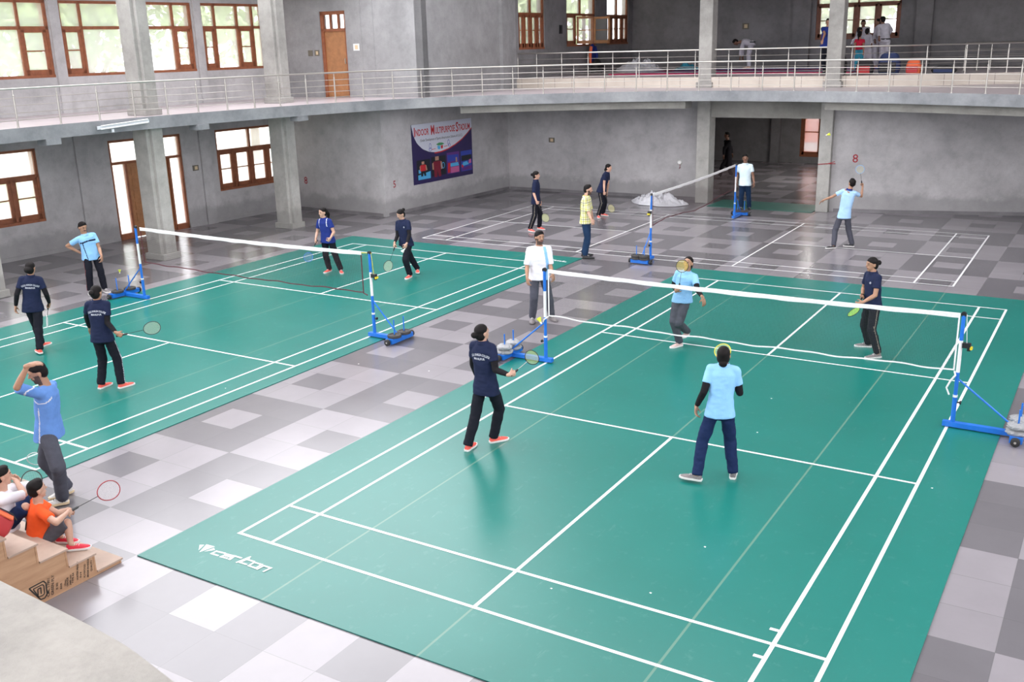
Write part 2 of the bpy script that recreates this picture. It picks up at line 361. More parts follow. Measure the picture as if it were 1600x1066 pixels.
wall('wall_stair_upper', FU, 0, FU.L, 3.4, 7.0, [(1.75, 2.74, ZS, 6.08)], M['upwall'], .25, lambda mb: (FU.box(mb, 3.3, 3.33, ZS, 7, -.02, .012), FU.box(mb, 3.75, 3.78, ZS, 7, -.02, .012)))
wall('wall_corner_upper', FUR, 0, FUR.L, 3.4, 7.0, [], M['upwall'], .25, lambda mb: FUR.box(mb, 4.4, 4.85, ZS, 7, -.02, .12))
HUL = [(.19, 1.95, 4.8, 6.75), (3.56, 5.86, 4.85, 6.75), (6.84, 8.78, 4.88, 6.75)]
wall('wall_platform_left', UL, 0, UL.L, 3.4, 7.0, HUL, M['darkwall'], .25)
HUB = [(7.42, 10.4, 4.85, 7.0)]
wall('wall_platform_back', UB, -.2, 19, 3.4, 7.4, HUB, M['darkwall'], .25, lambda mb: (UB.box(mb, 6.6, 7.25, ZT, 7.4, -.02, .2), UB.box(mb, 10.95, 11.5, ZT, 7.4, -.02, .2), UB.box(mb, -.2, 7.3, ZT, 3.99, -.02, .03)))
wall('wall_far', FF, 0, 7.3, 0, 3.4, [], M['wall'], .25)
FR1 = Frame((.2, 23.17), (2.1, 23.55)); FR2 = Frame((2.1, 23.55), (5.35, 24.5)); FR3 = Frame((5.35, 24.5), (14.6, 28.6))
rw = MB()
for fr in (FR1, FR2, FR3): fr.box(rw, 0, fr.L, 0, 3.4, -.25, 0)
tag(rw.build('wall_right_far', M['wall']), kind='structure')
for nm_, fr_, q0_, q1_ in (('baseboard_stair', FC, .1, FC.L - .1), ('baseboard_banner', FB, .1, FB.L - .05), ('baseboard_far', FF, .05, 7.25), ('baseboard_right', FR1, .2, FR1.L), ('baseboard_right_far', FR2, 0, FR2.L)):
    e = MB(); fr_.box(e, q0_, q1_, 0, .10, -.01, .022); tag(e.build(nm_, M['skirting']), kind='structure')
# lobby behind the opening
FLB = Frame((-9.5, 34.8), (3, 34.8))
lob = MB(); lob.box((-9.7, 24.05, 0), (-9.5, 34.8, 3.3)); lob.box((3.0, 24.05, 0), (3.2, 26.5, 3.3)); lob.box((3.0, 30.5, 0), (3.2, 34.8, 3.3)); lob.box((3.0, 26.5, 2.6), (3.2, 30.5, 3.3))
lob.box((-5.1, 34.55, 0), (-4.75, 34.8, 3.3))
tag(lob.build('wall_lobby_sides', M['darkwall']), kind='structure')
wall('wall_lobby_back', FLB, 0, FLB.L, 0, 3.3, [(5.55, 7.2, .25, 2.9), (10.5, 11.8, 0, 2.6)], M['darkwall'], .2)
# remaining hall enclosure, unseen; openings and ceiling strips shaped to steer the light
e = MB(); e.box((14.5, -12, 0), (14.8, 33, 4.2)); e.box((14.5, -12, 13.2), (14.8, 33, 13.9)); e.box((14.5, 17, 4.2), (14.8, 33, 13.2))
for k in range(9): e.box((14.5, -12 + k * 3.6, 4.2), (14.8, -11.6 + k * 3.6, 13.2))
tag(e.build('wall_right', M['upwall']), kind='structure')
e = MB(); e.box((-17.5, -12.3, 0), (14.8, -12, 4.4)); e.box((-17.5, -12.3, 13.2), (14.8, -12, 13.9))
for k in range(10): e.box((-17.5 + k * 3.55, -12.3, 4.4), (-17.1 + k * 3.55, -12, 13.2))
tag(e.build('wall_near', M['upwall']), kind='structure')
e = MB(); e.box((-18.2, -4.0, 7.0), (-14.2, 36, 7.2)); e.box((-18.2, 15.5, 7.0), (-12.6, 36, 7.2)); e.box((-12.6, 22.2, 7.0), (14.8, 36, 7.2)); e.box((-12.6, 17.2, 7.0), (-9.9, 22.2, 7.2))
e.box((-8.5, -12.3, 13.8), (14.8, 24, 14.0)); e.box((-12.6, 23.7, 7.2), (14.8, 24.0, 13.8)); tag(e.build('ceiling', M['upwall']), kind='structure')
# ground floor
e = MB(); e.add([V(-16.6, -12, 0), V(14.8, -12, 0), V(14.8, 35, 0), V(-16.0, 35, 0)], [(0, 1, 2, 3)])
tag(link('floor', e.mesh('floor', M['tiles'])), kind='structure')

# ------------------------------------------------------------ gallery slab
EDGE = [(-12.3, -12), (-12.3, 3), (-12.32, 5), (-12.38, 7), (-12.35, 9), (-12.18, 10.7), (-11.88, 12.5), (-11.4, 14.5), (-10.65, 16.4), (-9.55, 18), (-8.0, 19.2), (-6.4, 20.15), (-4.8, 20.95), (-3.0, 21.4), (-1.1, 21.45), (.6, 21.25), (2.35, 20.85), (4.0, 20.3), (5.5, 19.75), (7.5, 18.8), (10, 17.2), (14.6, 13.5)]
def catmull(P, n=8):
    P = [Vector(p) for p in P]; out = []
    for i in range(len(P) - 1):
        a, b_, c, d = P[max(i - 1, 0)], P[i], P[i + 1], P[min(i + 2, len(P) - 1)]
        for k in range(n):
            t = k / n; out.append(.5 * ((2 * b_) + (c - a) * t + (2 * a - 5 * b_ + 4 * c - d) * t * t + (3 * b_ - a - 3 * c + d) * t ** 3))
    out.append(P[-1]); return out
EC = catmull([(x, y, 0) for x, y in EDGE], 6)
def inset(P, d):
    out = []
    for i, p in enumerate(P):
        t = (P[min(i + 1, len(P) - 1)] - P[max(i - 1, 0)]).normalized(); out.append(p + V(-t.y, t.x, 0) * d)
    return out
def outer_pt(p):
    """matching point on the building side of the gallery"""
    if p.y < 16.5 and p.x < -9: return V(-17.2 if p.y < 5 else -16.9 + (p.y - 5) * .06, p.y, 0)
    return None
slab = MB(); IN = [V(-17.0, p.y, 0) if (p.y < 15.5 and p.x < -9) else V(-17, 24.5, 0) if p.x < -10 else V(p.x * 1.0, 27.5, 0) for p in EC]
top = [p + V(0, 0, ZS) for p in EC]; bot = [p + V(0, 0, ZB) for p in EC]; ti = [p + V(0, 0, ZS) for p in IN]; bi = [p + V(0, 0, ZB) for p in IN]
slab.rings([[a, b_, c, d] for a, b_, c, d in zip(top, bot, bi, ti)])
so = slab.build('floor_gallery', [M['slab'], M['upfloor']]); tag(so, kind='structure')
for pl_ in so.data.polygons:
    if pl_.normal.z > .7: pl_.material_index = 1
# raised platform with tiled riser
PE = catmull([(-10.3, 23.0, 0), (-7, 23.15, 0), (-3.75, 23.3, 0), (.1, 23.5, 0), (1.8, 23.95, 0), (3.4, 24.8, 0), (5, 25.5, 0), (9, 27.4, 0), (14.6, 30, 0)], 5)
m, nt, b = newmat('beige_riser_tiles'); p = wpos(nt); o = xyz(nt, p)
j = mth(nt, 'LESS_THAN', mth(nt, 'FRACT', mth(nt, 'DIVIDE', mth(nt, 'ADD', o[0], .2), .62)), .02)
nt.links.new(mix(nt, j, ramp(nt, tex_noise(nt, p, 2, 4), [(.3, (.50, .44, .38)), (.7, (.58, .52, .45))]), (.2, .17, .15)), b.inputs['Base Color']); b.inputs['Roughness'].default_value = .3; M['riser'] = m
pf = MB(); pf.rings([[p + V(0, 0, ZT), p + V(0, 0, 3.4), V(p.x, 34.8, 3.4), V(p.x, 34.8, ZT)] for p in PE])
po = pf.build('floor_platform', [M['riser'], M['upfloor']]); tag(po, kind='structure')
for pl_ in po.data.polygons:
    if pl_.normal.z > .7: pl_.material_index = 1
# curved beam below the gallery, on both sides of the doorway
def fascia(name, x0, x1, d, z0):
    P = [p for p in inset(EC, d) if x0 <= p.x <= x1 and p.y > 17]
    mb = MB(); mb.rings([[p + V(0, 0, ZB), p + V(0, 0, z0), V(p.x, p.y + .5, z0), V(p.x, p.y + .5, ZB)] for p in P])
    tag(mb.build(name, M['beam']), kind='structure')
fascia('trim_beam_left', -9.8, -3.5, .35, 3.04); fascia('trim_beam_right', .15, 14.5, .35, 3.04)
e = MB(); e.box((-3.55, 23.4, 2.66), (-.02, 23.75, 3.27)); tag(e.build('trim_beam_doorway', M['beam']), kind='structure')
e = MB()
for q in (6.9, 10.9, 13.9):
    pp = min(EC, key=lambda v: abs(v.y - q) + (0 if v.x < -10 else 99)); e.box((pp.x - .30, q - .18, 3.14), (pp.x + .02, q + .18, 3.275))
tag(e.build('trim_slab_brackets', M['slab']), kind='structure')
# near gallery on which the photographer stands
e = MB(); NE = catmull([(-14, -5.27, 0), (0, -5.27, 0), (4, -5.25, 0), (5.4, -5.28, 0), (5.9, -5.34, 0), (6.6, -5.5, 0), (7.4, -5.75, 0), (9, -6.0, 0), (14.4, -6.2, 0)], 6)
e.rings([[p + V(0, 0, ZS), p + V(0, 0, ZB), V(p.x, -12, ZB), V(p.x, -12, ZS)] for p in NE]); tag(e.build('floor_near_gallery', M['ledge']), kind='structure')

# ------------------------------------------------------------ columns
def column(name, x, y, z0, z1, w, d, label=None, foot=True, rib=True, mat='column'):
    mb = MB()
    mb.box((x - w / 2, y - d / 2, z0), (x + w / 2, y + d / 2, z1))
    if rib: mb.box((x + w / 2 - .03, y - d * .28, z0), (x + w / 2 + .10, y + d * .5, z1))
    if foot: mb.box((x - w / 2 - .05, y - d / 2 - .05, z0), (x + w / 2 + (.15 if rib else .05), y + d / 2 + .05, z0 + .16))
    o = mb.build(name, M[mat]); bv = o.modifiers.new('b', 'BEVEL'); bv.width = .015; bv.segments = 2
    return tag(o, kind='structure')
COLS = [(-13.15, 5.3), (-13.0, 9.85), (-13.15, 14.6)]
for i, (x, y) in enumerate(COLS):
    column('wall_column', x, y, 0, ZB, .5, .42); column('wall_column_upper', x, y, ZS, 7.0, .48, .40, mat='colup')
column('wall_column', -3.75, 23.55, 0, ZB, .42, .5, rib=False, foot=False); column('wall_column', .1, 23.2, 0, ZB, .36, .4, rib=False, foot=False)
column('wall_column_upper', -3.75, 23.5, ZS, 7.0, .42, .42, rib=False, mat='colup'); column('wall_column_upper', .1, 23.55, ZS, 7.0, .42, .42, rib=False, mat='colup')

# ------------------------------------------------------------ windows and doors
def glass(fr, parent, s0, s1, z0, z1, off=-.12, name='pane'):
    g = MB(); fr.box(g, s0, s1, z0, z1, off - .004, off + .004); return g.build(name, M['glasshaze'], parent)
def window(name, fr, s0, s1, z0, z1, zt, widths, kinds, mat='frame', toplights=None, fo=-.16, fi=-.04):
    """widths of the lights between mullions; kinds: s sash with mid bar, f fixed"""
    w = bpy.data.objects.new(name, None); COL.objects.link(w); w.location = fr.p((s0 + s1) / 2, z0); tag(w, kind='structure')
    mb = MB(); t = .07
    fd = -.27; fr.box(mb, s0, s1, z0, z0 + t, fo, fi + .03); fr.box(mb, s0, s1, z1 - t, z1, fd, fi); fr.box(mb, s0, s0 + t, z0, z1, fd, fi); fr.box(mb, s1 - t, s1, z0, z1, fd, fi)
    fr.box(mb, s0, s1, zt - .035, zt + .045, fo, fi)
    tot = sum(widths); k = (s1 - s0) / tot; q = s0; xs = [q]
    for a in widths: q += a * k; xs.append(q)
    for x in xs[1:-1]: fr.box(mb, x - .03, x + .03, z0, zt, fo, fi)
    tl = xs if toplights is None else [s0 + (s1 - s0) * i / toplights for i in range(toplights + 1)]
    for x in tl[1:-1]: fr.box(mb, x - .03, x + .03, zt, z1, fo, fi)
    mb.build('window_frame', M[mat], w)
    g = MB()
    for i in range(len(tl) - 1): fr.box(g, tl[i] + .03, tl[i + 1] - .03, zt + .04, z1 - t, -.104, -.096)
    g.build('top_light', M['glasshaze'], w)
    for i, kd in enumerate(kinds):
        a, b_ = xs[i] + (t if i == 0 else .03), xs[i + 1] - (t if i == len(kinds) - 1 else .03)
        if kd == 's':
            sm = MB(); r = .085; z2, z3 = z0 + t, zt - .035
            fr.box(sm, a, a + r, z2, z3, -.12, -.05); fr.box(sm, b_ - r, b_, z2, z3, -.12, -.05); fr.box(sm, a, b_, z2, z2 + .13, -.12, -.05); fr.box(sm, a, b_, z3 - .07, z3, -.12, -.05)
            fr.box(sm, a, b_, (z2 + z3) / 2 + .02, (z2 + z3) / 2 + .05, -.11, -.06)
            so_ = sm.build('sash', M[mat], w); glass(fr, so_, a + r, b_ - r, z2 + .13, z3 - .07, -.085)
        elif kd == 'f': glass(fr, w, a, b_, z0 + t, zt - .035, -.1)
    return w
window('window_1', FL, .75, 4.82, 4.47, 6.36, 5.68, [.75, 1.25, 1.25, .75], 'sffs')
window('window_2', FL, 5.13, 9.21, 4.47, 6.36, 5.68, [.62, 1.42, 1.42, .62], 'sffs')
window('window_3', FL, 9.52, 12.33, 4.47, 6.36, 5.68, [.52, .82, .58, .35, .52], 'sfsfs')
window('window_4', FL, -2.6, .45, 4.47, 6.36, 5.68, [.75, 1.6, .75], 'sfs')
window('window_5', FL, 1.0, 3.95, .88, 2.75, 2.05, [.74, .74, .74, .74], 'ssss', toplights=2)
window('window_6', FL, 9.57, 12.2, .92, 2.75, 2.1, [.66, .66, .66, .66], 'ssss', toplights=2)
window('window_7', UL, .19, 1.95, 4.8, 6.75, 5.95, [1, 1, 1, 1], 'ssss', toplights=2)
w8 = window('window_8', UL, 3.56, 5.86, 4.85, 6.75, 5.96, [.9, .9, .9], 's  ', toplights=2)
window('window_9', UL, 6.84, 8.78, 4.88, 6.75, 5.95, [1, 1, 1, 1], 'ssss', toplights=2)
def casement(fr, parent, s_h, z0, z1, width, ang, label):
    """leaf swung open into the hall from a hinge at s_h"""
    f2 = Frame((0, 0), (1, 0)); f2.a = fr.p(s_h, 0, -.04); d = fr.u * cos(ang) + fr.n * sin(ang); f2.u = d; f2.n = V(d.y, -d.x, 0); mb = MB()
    f2.box(mb, 0, .08, z0, z1, -.02, .02); f2.box(mb, width - .08, width, z0, z1, -.02, .02); f2.box(mb, 0, width, z0, z0 + .12, -.02, .02); f2.box(mb, 0, width, z1 - .08, z1, -.02, .02); f2.box(mb, 0, width, (z0 + z1) / 2 - .015, (z0 + z1) / 2 + .015, -.015, .015)
    o = mb.build('open_casement', M['doorwood'], parent, label=label); g = MB(); f2.box(g, .08, width - .08, z0 + .12, z1 - .08, -.003, .003); g.build('pane', M['glasshaze'], o)
casement(UL, w8, 4.4, 4.93, 5.9, .62, radians(50), 'open leaf'); casement(UL, w8, 5.82, 4.93, 5.9, .75, radians(100), 'wide open leaf')
window('window_10', UB, 7.42, 10.4, 4.85, 7.0, 6.07, [.7, .72, .74, .78], 'ssss', 'frame_dark', toplights=2)
window('window_11', FLB, 5.55, 7.2, .25, 2.9, 2.15, [1, 1], 'ss', toplights=2)
# lower left double door with sidelights
d1 = bpy.data.objects.new('door_1', None); COL.objects.link(d1); d1.location = FL.p(7.17, 0); tag(d1, kind='structure')
mb = MB(); s0, s1, z1 = 6.0, 8.34, 2.75
FL.box(mb, s0, s0 + .07, 0, z1, -.16, -.03); FL.box(mb, s1 - .07, s1, 0, z1, -.16, -.03); FL.box(mb, s0, s1, z1 - .07, z1, -.16, -.03); FL.box(mb, s0, s1, 2.08, 2.15, -.16, -.03)
FL.box(mb, 6.45, 6.52, 0, 2.1, -.16, -.03); FL.box(mb, 7.85, 7.92, 0, 2.1, -.16, -.03); FL.box(mb, 7.13, 7.2, 2.1, z1, -.16, -.03); FL.box(mb, s0, 6.5, .0, .16, -.16, -.03); FL.box(mb, 7.88, s1, 0, .16, -.16, -.03)
mb.build('door_frame', M['frame'], d1)
for a, b_ in ((6.52, 7.185), (7.185, 7.85)):
    lf = MB(); FL.box(lf, a, b_, .02, 2.08, -.12, -.08)
    for k in range(6): FL.box(lf, a + .13, b_ - .13, .12 + k * .325, .36 + k * .325, -.085, -.062)
    lo = lf.build('door_leaf', M['doorwood'], d1); hd = MB(); FL.box(hd, b_ - .07 if a < 7 else a + .03, b_ - .04 if a < 7 else a + .06, .95, 1.12, -.08, -.02); hd.build('handle', M['steel'], lo)
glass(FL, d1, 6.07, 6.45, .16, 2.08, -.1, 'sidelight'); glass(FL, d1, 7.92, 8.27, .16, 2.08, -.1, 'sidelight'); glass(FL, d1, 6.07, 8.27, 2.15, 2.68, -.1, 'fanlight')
# upper door in the stair wall
d2 = bpy.data.objects.new('door_2', None); COL.objects.link(d2); d2.location = FU.p(2.25, ZS); tag(d2, kind='structure')
mb = MB(); FU.box(mb, 1.75, 1.85, ZS, 6.08, -.2, -.05); FU.box(mb, 2.66, 2.74, ZS, 6.08, -.2, -.05); FU.box(mb, 1.75, 2.74, 5.98, 6.08, -.2, -.05); FU.box(mb, 1.75, 2.74, 5.5, 5.58, -.2, -.05)
FU.box(mb, 2.08, 2.13, 5.5, 6.0, -.18, -.08); FU.box(mb, 2.38, 2.43, 5.5, 6.0, -.18, -.08); mb.build('door_frame', M['frame'], d2)
mb = MB(); FU.box(mb, 1.85, 2.66, ZS + .01, 5.5, -.15, -.1); lo = mb.build('door_leaf', M['doorwood'], d2); mb = MB(); FU.box(mb, 2.58, 2.61, 4.55, 4.7, -.1, -.06); mb.build('handle', M['steel'], lo)
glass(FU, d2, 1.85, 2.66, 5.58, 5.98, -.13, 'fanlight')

# ------------------------------------------------------------ court mats and lines
def slab_mat(name, x0, x1, y0, y1, mat, label, z=.012):
    e = MB(); e.box((x0, y0, 0.001), (x1, y1, z)); o = e.build(name, mat); tag(o, label, 'court mat'); return o
def court_lines(name, parent, ox, oy, ang, z, gap=False):
    """badminton doubles court 13.4 x 6.1 in its own frame, x across, y along"""
    L = []; w = .04
    for x in (0, .46, 5.6, 6.06): L.append((x, 0, x + w, 13.4))
    L.append((3.03, 0, 3.07, 4.72)); L.append((3.03, 8.68, 3.07, 13.4))
    for y in (0, .76, 12.6, 13.36): L.append((0, y, 6.1, y + w))
    L.append((.46 if gap else 0, 4.68, 6.1, 4.72)); L.append((0, 8.68, 6.1, 8.72))
    if gap:
        for y in (.53, .98): L.append((5.52, y, 5.62, y + .04))
    c, s = cos(ang), sin(ang); mb = MB()
    for k, (x0, y0, x1, y1) in enumerate(L):
        zz = z + .00012 * k
        mb.add([V(ox + c * x - s * y, oy + s * x + c * y, zz) for x, y in ((x0, y0), (x1, y0), (x1, y1), (x0, y1))], [(0, 1, 2, 3)])
    me = mb.mesh(name, M['line']); return link(name, me, parent)
mA = slab_mat('court_mat', -.56, 6.72, -.85, 14.28, M['matA'], 'large green court mat with white lines in front, lettered at its near left corner')
mB = slab_mat('court_mat', -10.42, -3.24, -.85, 14.22, M['matB'], 'green court mat on the left side of the hall, below the wooden steps and windows')
court_lines('court_lines', mA, 0, 0, 0, .0135, True)
court_lines('court_lines', mB, -9.6284, -.0434, .003568, .0135)
cl = court_lines('court_lines', None, -8.4479 + .0, 14.7762, .0, .0035)
# third court runs the other way, straight on the tiles
bpy.data.objects.remove(cl)
mb = MB(); LX = [(0, 0, 13.4, .04), (0, .46, 13.4, .5), (0, 5.6, 13.4, 5.64), (0, 6.06, 13.4, 6.1), (0, 3.03, 4.72, 3.07), (8.68, 3.03, 13.4, 3.07)] + [(x, 0, x + .04, 6.1) for x in (0, .76, 4.68, 8.68, 12.6, 13.36)]
a = .009378; c, s = cos(a), sin(a)
for k, (x0, y0, x1, y1) in enumerate(LX): mb.add([V(-8.4479 + c * x - s * y, 14.7762 + s * x + c * y, .006 + .0002 * k) for x, y in ((x0, y0), (x1, y0), (x1, y1), (x0, y1))], [(0, 1, 2, 3)])
o = link('court_marking', mb.mesh('court_marking', M['line'])); tag(o, 'white badminton court lines painted straight onto the grey tiles at the far end', 'floor marking')
e = MB(); e.box((-3.35, 22.75, .001), (-.12, 24.2, .012)); tag(e.build('door_mat', M['matdoor']), 'dark green mat lying in the doorway between the two concrete pillars', 'mat')
# lettering on the front mat
LM = bpy.data.materials.new('pale_print'); LM = plain('pale_print', (.74, .76, .74), .5)
def img_poly(mb, pts, ox, oy, sc, z):
    P = [floor_pt(ox + u / sc, oy + v / sc, z) for u, v in pts]; mb.add(P, [tuple(range(len(P)))])
LZ = [.0137]
mb = MB(); q = lambda *p: img_poly(mb, [(p[i], p[i + 1]) for i in range(0, len(p), 2)], 280, 830, 10, .0137)
q(318, 215, 395, 215, 303, 300); q(425, 207, 560, 243, 312, 332); q(548, 262, 556, 297, 385, 322)
def stroke(pts, w=.025, z=.0137):
    P = [floor_pt(280 + u / 10, 830 + v / 10, z) for u, v in pts]
    for a, b_ in zip(P[:-1], P[1:]):
        LZ[0] += .00012; a = V(a.x, a.y, LZ[0]); b_ = V(b_.x, b_.y, LZ[0])
        t = (b_ - a).normalized(); n = V(-t.y, t.x, 0) * w / 2; a2 = a - t * w / 2; b2 = b_ + t * w / 2; mb.add([a2 - n, b2 - n, b2 + n, a2 + n], [(0, 1, 2, 3)])
stroke([(705, 345), (580, 315), (505, 352), (600, 382)])                       # c
stroke([(730, 358), (845, 388), (780, 442)]); stroke([(810, 408), (705, 380), (650, 402), (745, 427)])   # a
stroke([(795, 445), (868, 392), (965, 422)])                                     # r
stroke([(1105, 408), (905, 488)])                                                   # l
stroke([(1085, 432), (950, 492), (1045, 522)]); stroke([(1075, 452), (1165, 478)])   # t
stroke([(1175, 492), (1290, 527), (1195, 583), (1085, 545), (1175, 492)])           # o
stroke([(1225, 597), (1320, 545), (1435, 582), (1325, 632)])                       # n
link('brand_lettering', mb.mesh('brand_lettering', LM), mA)
# torn white print at the far right corner of the left mat
mb = MB()
for k in range(7):
    p_ = floor_pt(857 + k * 4, 406.3 + k * .55, .0137); q_ = floor_pt(859.6 + k * 4, 406.6 + k * .55, .0137); mb.add([p_, q_, q_ + V(0, .07 + .05 * (k % 2), 0), p_ + V(0, .05 + .03 * (k % 3), 0)], [(0, 1, 2, 3)])
link('worn_lettering', mb.mesh('worn_lettering', LM), mB)
# small white debris
for x, y, lb in ((560, 569, 'white feather scrap on the tiled aisle beside the left court mat'), (670, 580, 'white feather scrap in the middle of the tiled aisle'), (861, 920, 'white feather scrap near the rear line of the front court'), (1016, 927, 'white feather scrap right of the centre line of the front court'),
        (1456, 763, 'white feather scrap between the outer line and mat edge'), (1101, 855, 'white feather scrap in the right half of the front court'), (1205, 623, 'white feather scrap between the net and the short line'), (1183, 676, 'white feather scrap beside the sky blue player in navy trousers'), (352, 607, 'white feather scrap on the left court mat')):
    p = floor_pt(x, y, .013); mb = MB(); mb.add([p + V(-.012, 0, .001), p + V(.01, -.008, .001), p + V(.014, .008, .004), p + V(-.004, .012, .002)], [(0, 1, 2, 3)])
    tag(link('feather_scrap', mb.mesh('feather_scrap', M['shuttlew'])), lb, 'scrap', 'feather scraps on the floor')

# ------------------------------------------------------------ railings
RMI = RM.transposed()
def proj(P):
    q = RMI @ (Vector(P) - CP); return 800 + FPX * q.x / -q.z, 533 - FPX * q.y / -q.z
def curve_at_px(P, px):
    best = None
    for a, b_ in zip(P[:-1], P[1:]):
        for k in range(12):
            v = a.lerp(b_, k / 12); q = RMI @ (v - CP)
            if q.z > -1: continue
            x = 800 + FPX * q.x / -q.z
            if best is None or abs(x - px) < best[0]: best = (abs(x - px), v)
    return best[1]
def post_pts(P, pxs):
    return [curve_at_px(P, x) for x in pxs]
def railing(name, label, line, posts, zb, h=.80):
    t = thing(name, label, 'railing', tuple(posts[0] + V(0, 0, 0)))
    MB().tube([p + V(0, 0, h) for p in line], .022, 8).build('handrail', M['steel'], t, True)
    for k in (.15, .30, .455, .61): MB().tube([p + V(0, 0, k) for p in line], .0075, 6).build('rail_bar', M['steel'], t, True)
    for p in posts:
        m_ = MB(); m_.cyl(p, .032, .012, 12).cyl(p, .019, .64, 10).ell(p + V(0, 0, .655), .021, .021, .021, n=10, m=6).cyl(p + V(0, 0, .66), .009, h - .66, 8)
        m_.build('post', M['steel'], t, True)
    return t
FE = [p + V(0, 0, ZS) for p in inset(EC, .10)]
pf_px = [28, 96, 157, 211, 263, 310, 356, 398, 439, 481, 525, 569, 615, 660, 707, 754, 802, 849, 897, 945, 994, 1042, 1092, 1141, 1190, 1240, 1290, 1338, 1388, 1437, 1487, 1540, 1592]
FP = post_pts(FE, pf_px)
fl_ = [p for p in FE if p.y > 2.0]
railing('gallery_railing', 'long curved stainless steel railing along the front edge of the concrete gallery', fl_, [V(-12.2, 4.1, ZS), V(-12.21, 5.0, ZS)] + FP, ZS)
PEi = [p + V(0, 0, ZT) for p in inset(PE, .10)]
pl_px = [801, 839, 878, 917.5, 957.5, 999.5, 1042, 1087, 1136, 1181, 1229.5, 1279, 1330, 1387, 1446, 1507, 1572]
P2 = post_pts(PEi, pl_px)
la = [p for p in PEi if p.x < -4.0] + [V(-3.98, 23.42, ZT)]; lb = [V(-3.5, 23.44, ZT)] + [p for p in PEi if -3.5 < p.x < -.2] + [V(-.13, 23.57, ZT)]; lc = [V(.35, 23.63, ZT)] + [p for p in PEi if p.x > .4]
railing('platform_railing', 'steel railing on the raised platform, left stretch in front of the three narrow windows', la, [p for p in P2 if p.x < -4], ZT)
railing('platform_railing', 'steel railing on the raised platform, middle stretch between the two concrete columns', lb, [p for p in P2 if -3.9 < p.x < -.1], ZT)
railing('platform_railing', 'steel railing on the raised platform, right stretch beyond the right column', lc, [p for p in P2 if p.x > 0], ZT)
l4 = [V(3.0, 27.4, ZT), V(10, 29.4, ZT)]
railing('rear_railing', 'short steel railing at the back right of the raised platform, behind the other railings', l4, [V(3.0, 27.4, ZT), V(3.35, 27.5, ZT), V(3.7, 27.6, ZT), V(6.2, 28.3, ZT), V(8, 28.8, ZT)], ZT)

# ------------------------------------------------------------ net posts, weights and nets
def plate(c, r, h, label, group, wrap=False, mat='iron'):
    t = thing('weight_plate', label, 'weight plate', tuple(c), group); c = Vector(c)
    n = 26; rs = []
    for z, rr in ((0, r * .9), (.008, r), (h - .008, r), (h, r * .93), (h, r * .72), (h - .012, r * .66), (h - .012, r * .22), (h, r * .18), (h, r * .1)):
        rs.append([c + V(cos(2 * pi * j / n) * rr, sin(2 * pi * j / n) * rr, z) for j in range(n)])
    MB().rings(rs).build('disc', M[mat], t, True)
    if wrap:
        n = 28; rs = []; rnd = random.Random(int(c.x * 100))
        for z, rr in ((-.004, r * .8), (.0, r * 1.05), (h * .5, r * 1.16), (h * .95, r * 1.1), (h + .014, r * .85), (h + .03, r * .45), (h + .014, r * .14)):
            rs.append([c + V(cos(2 * pi * j / n) * rr * (1 + rnd.uniform(-.07, .07)), sin(2 * pi * j / n) * rr * (1 + rnd.uniform(-.07, .07)), z + rnd.uniform(-.006, .006) * (z > 0)) for j in range(n)])
        MB().rings(rs, cap=False).build('plastic_wrap', M['wrapplastic'], t)
    return t
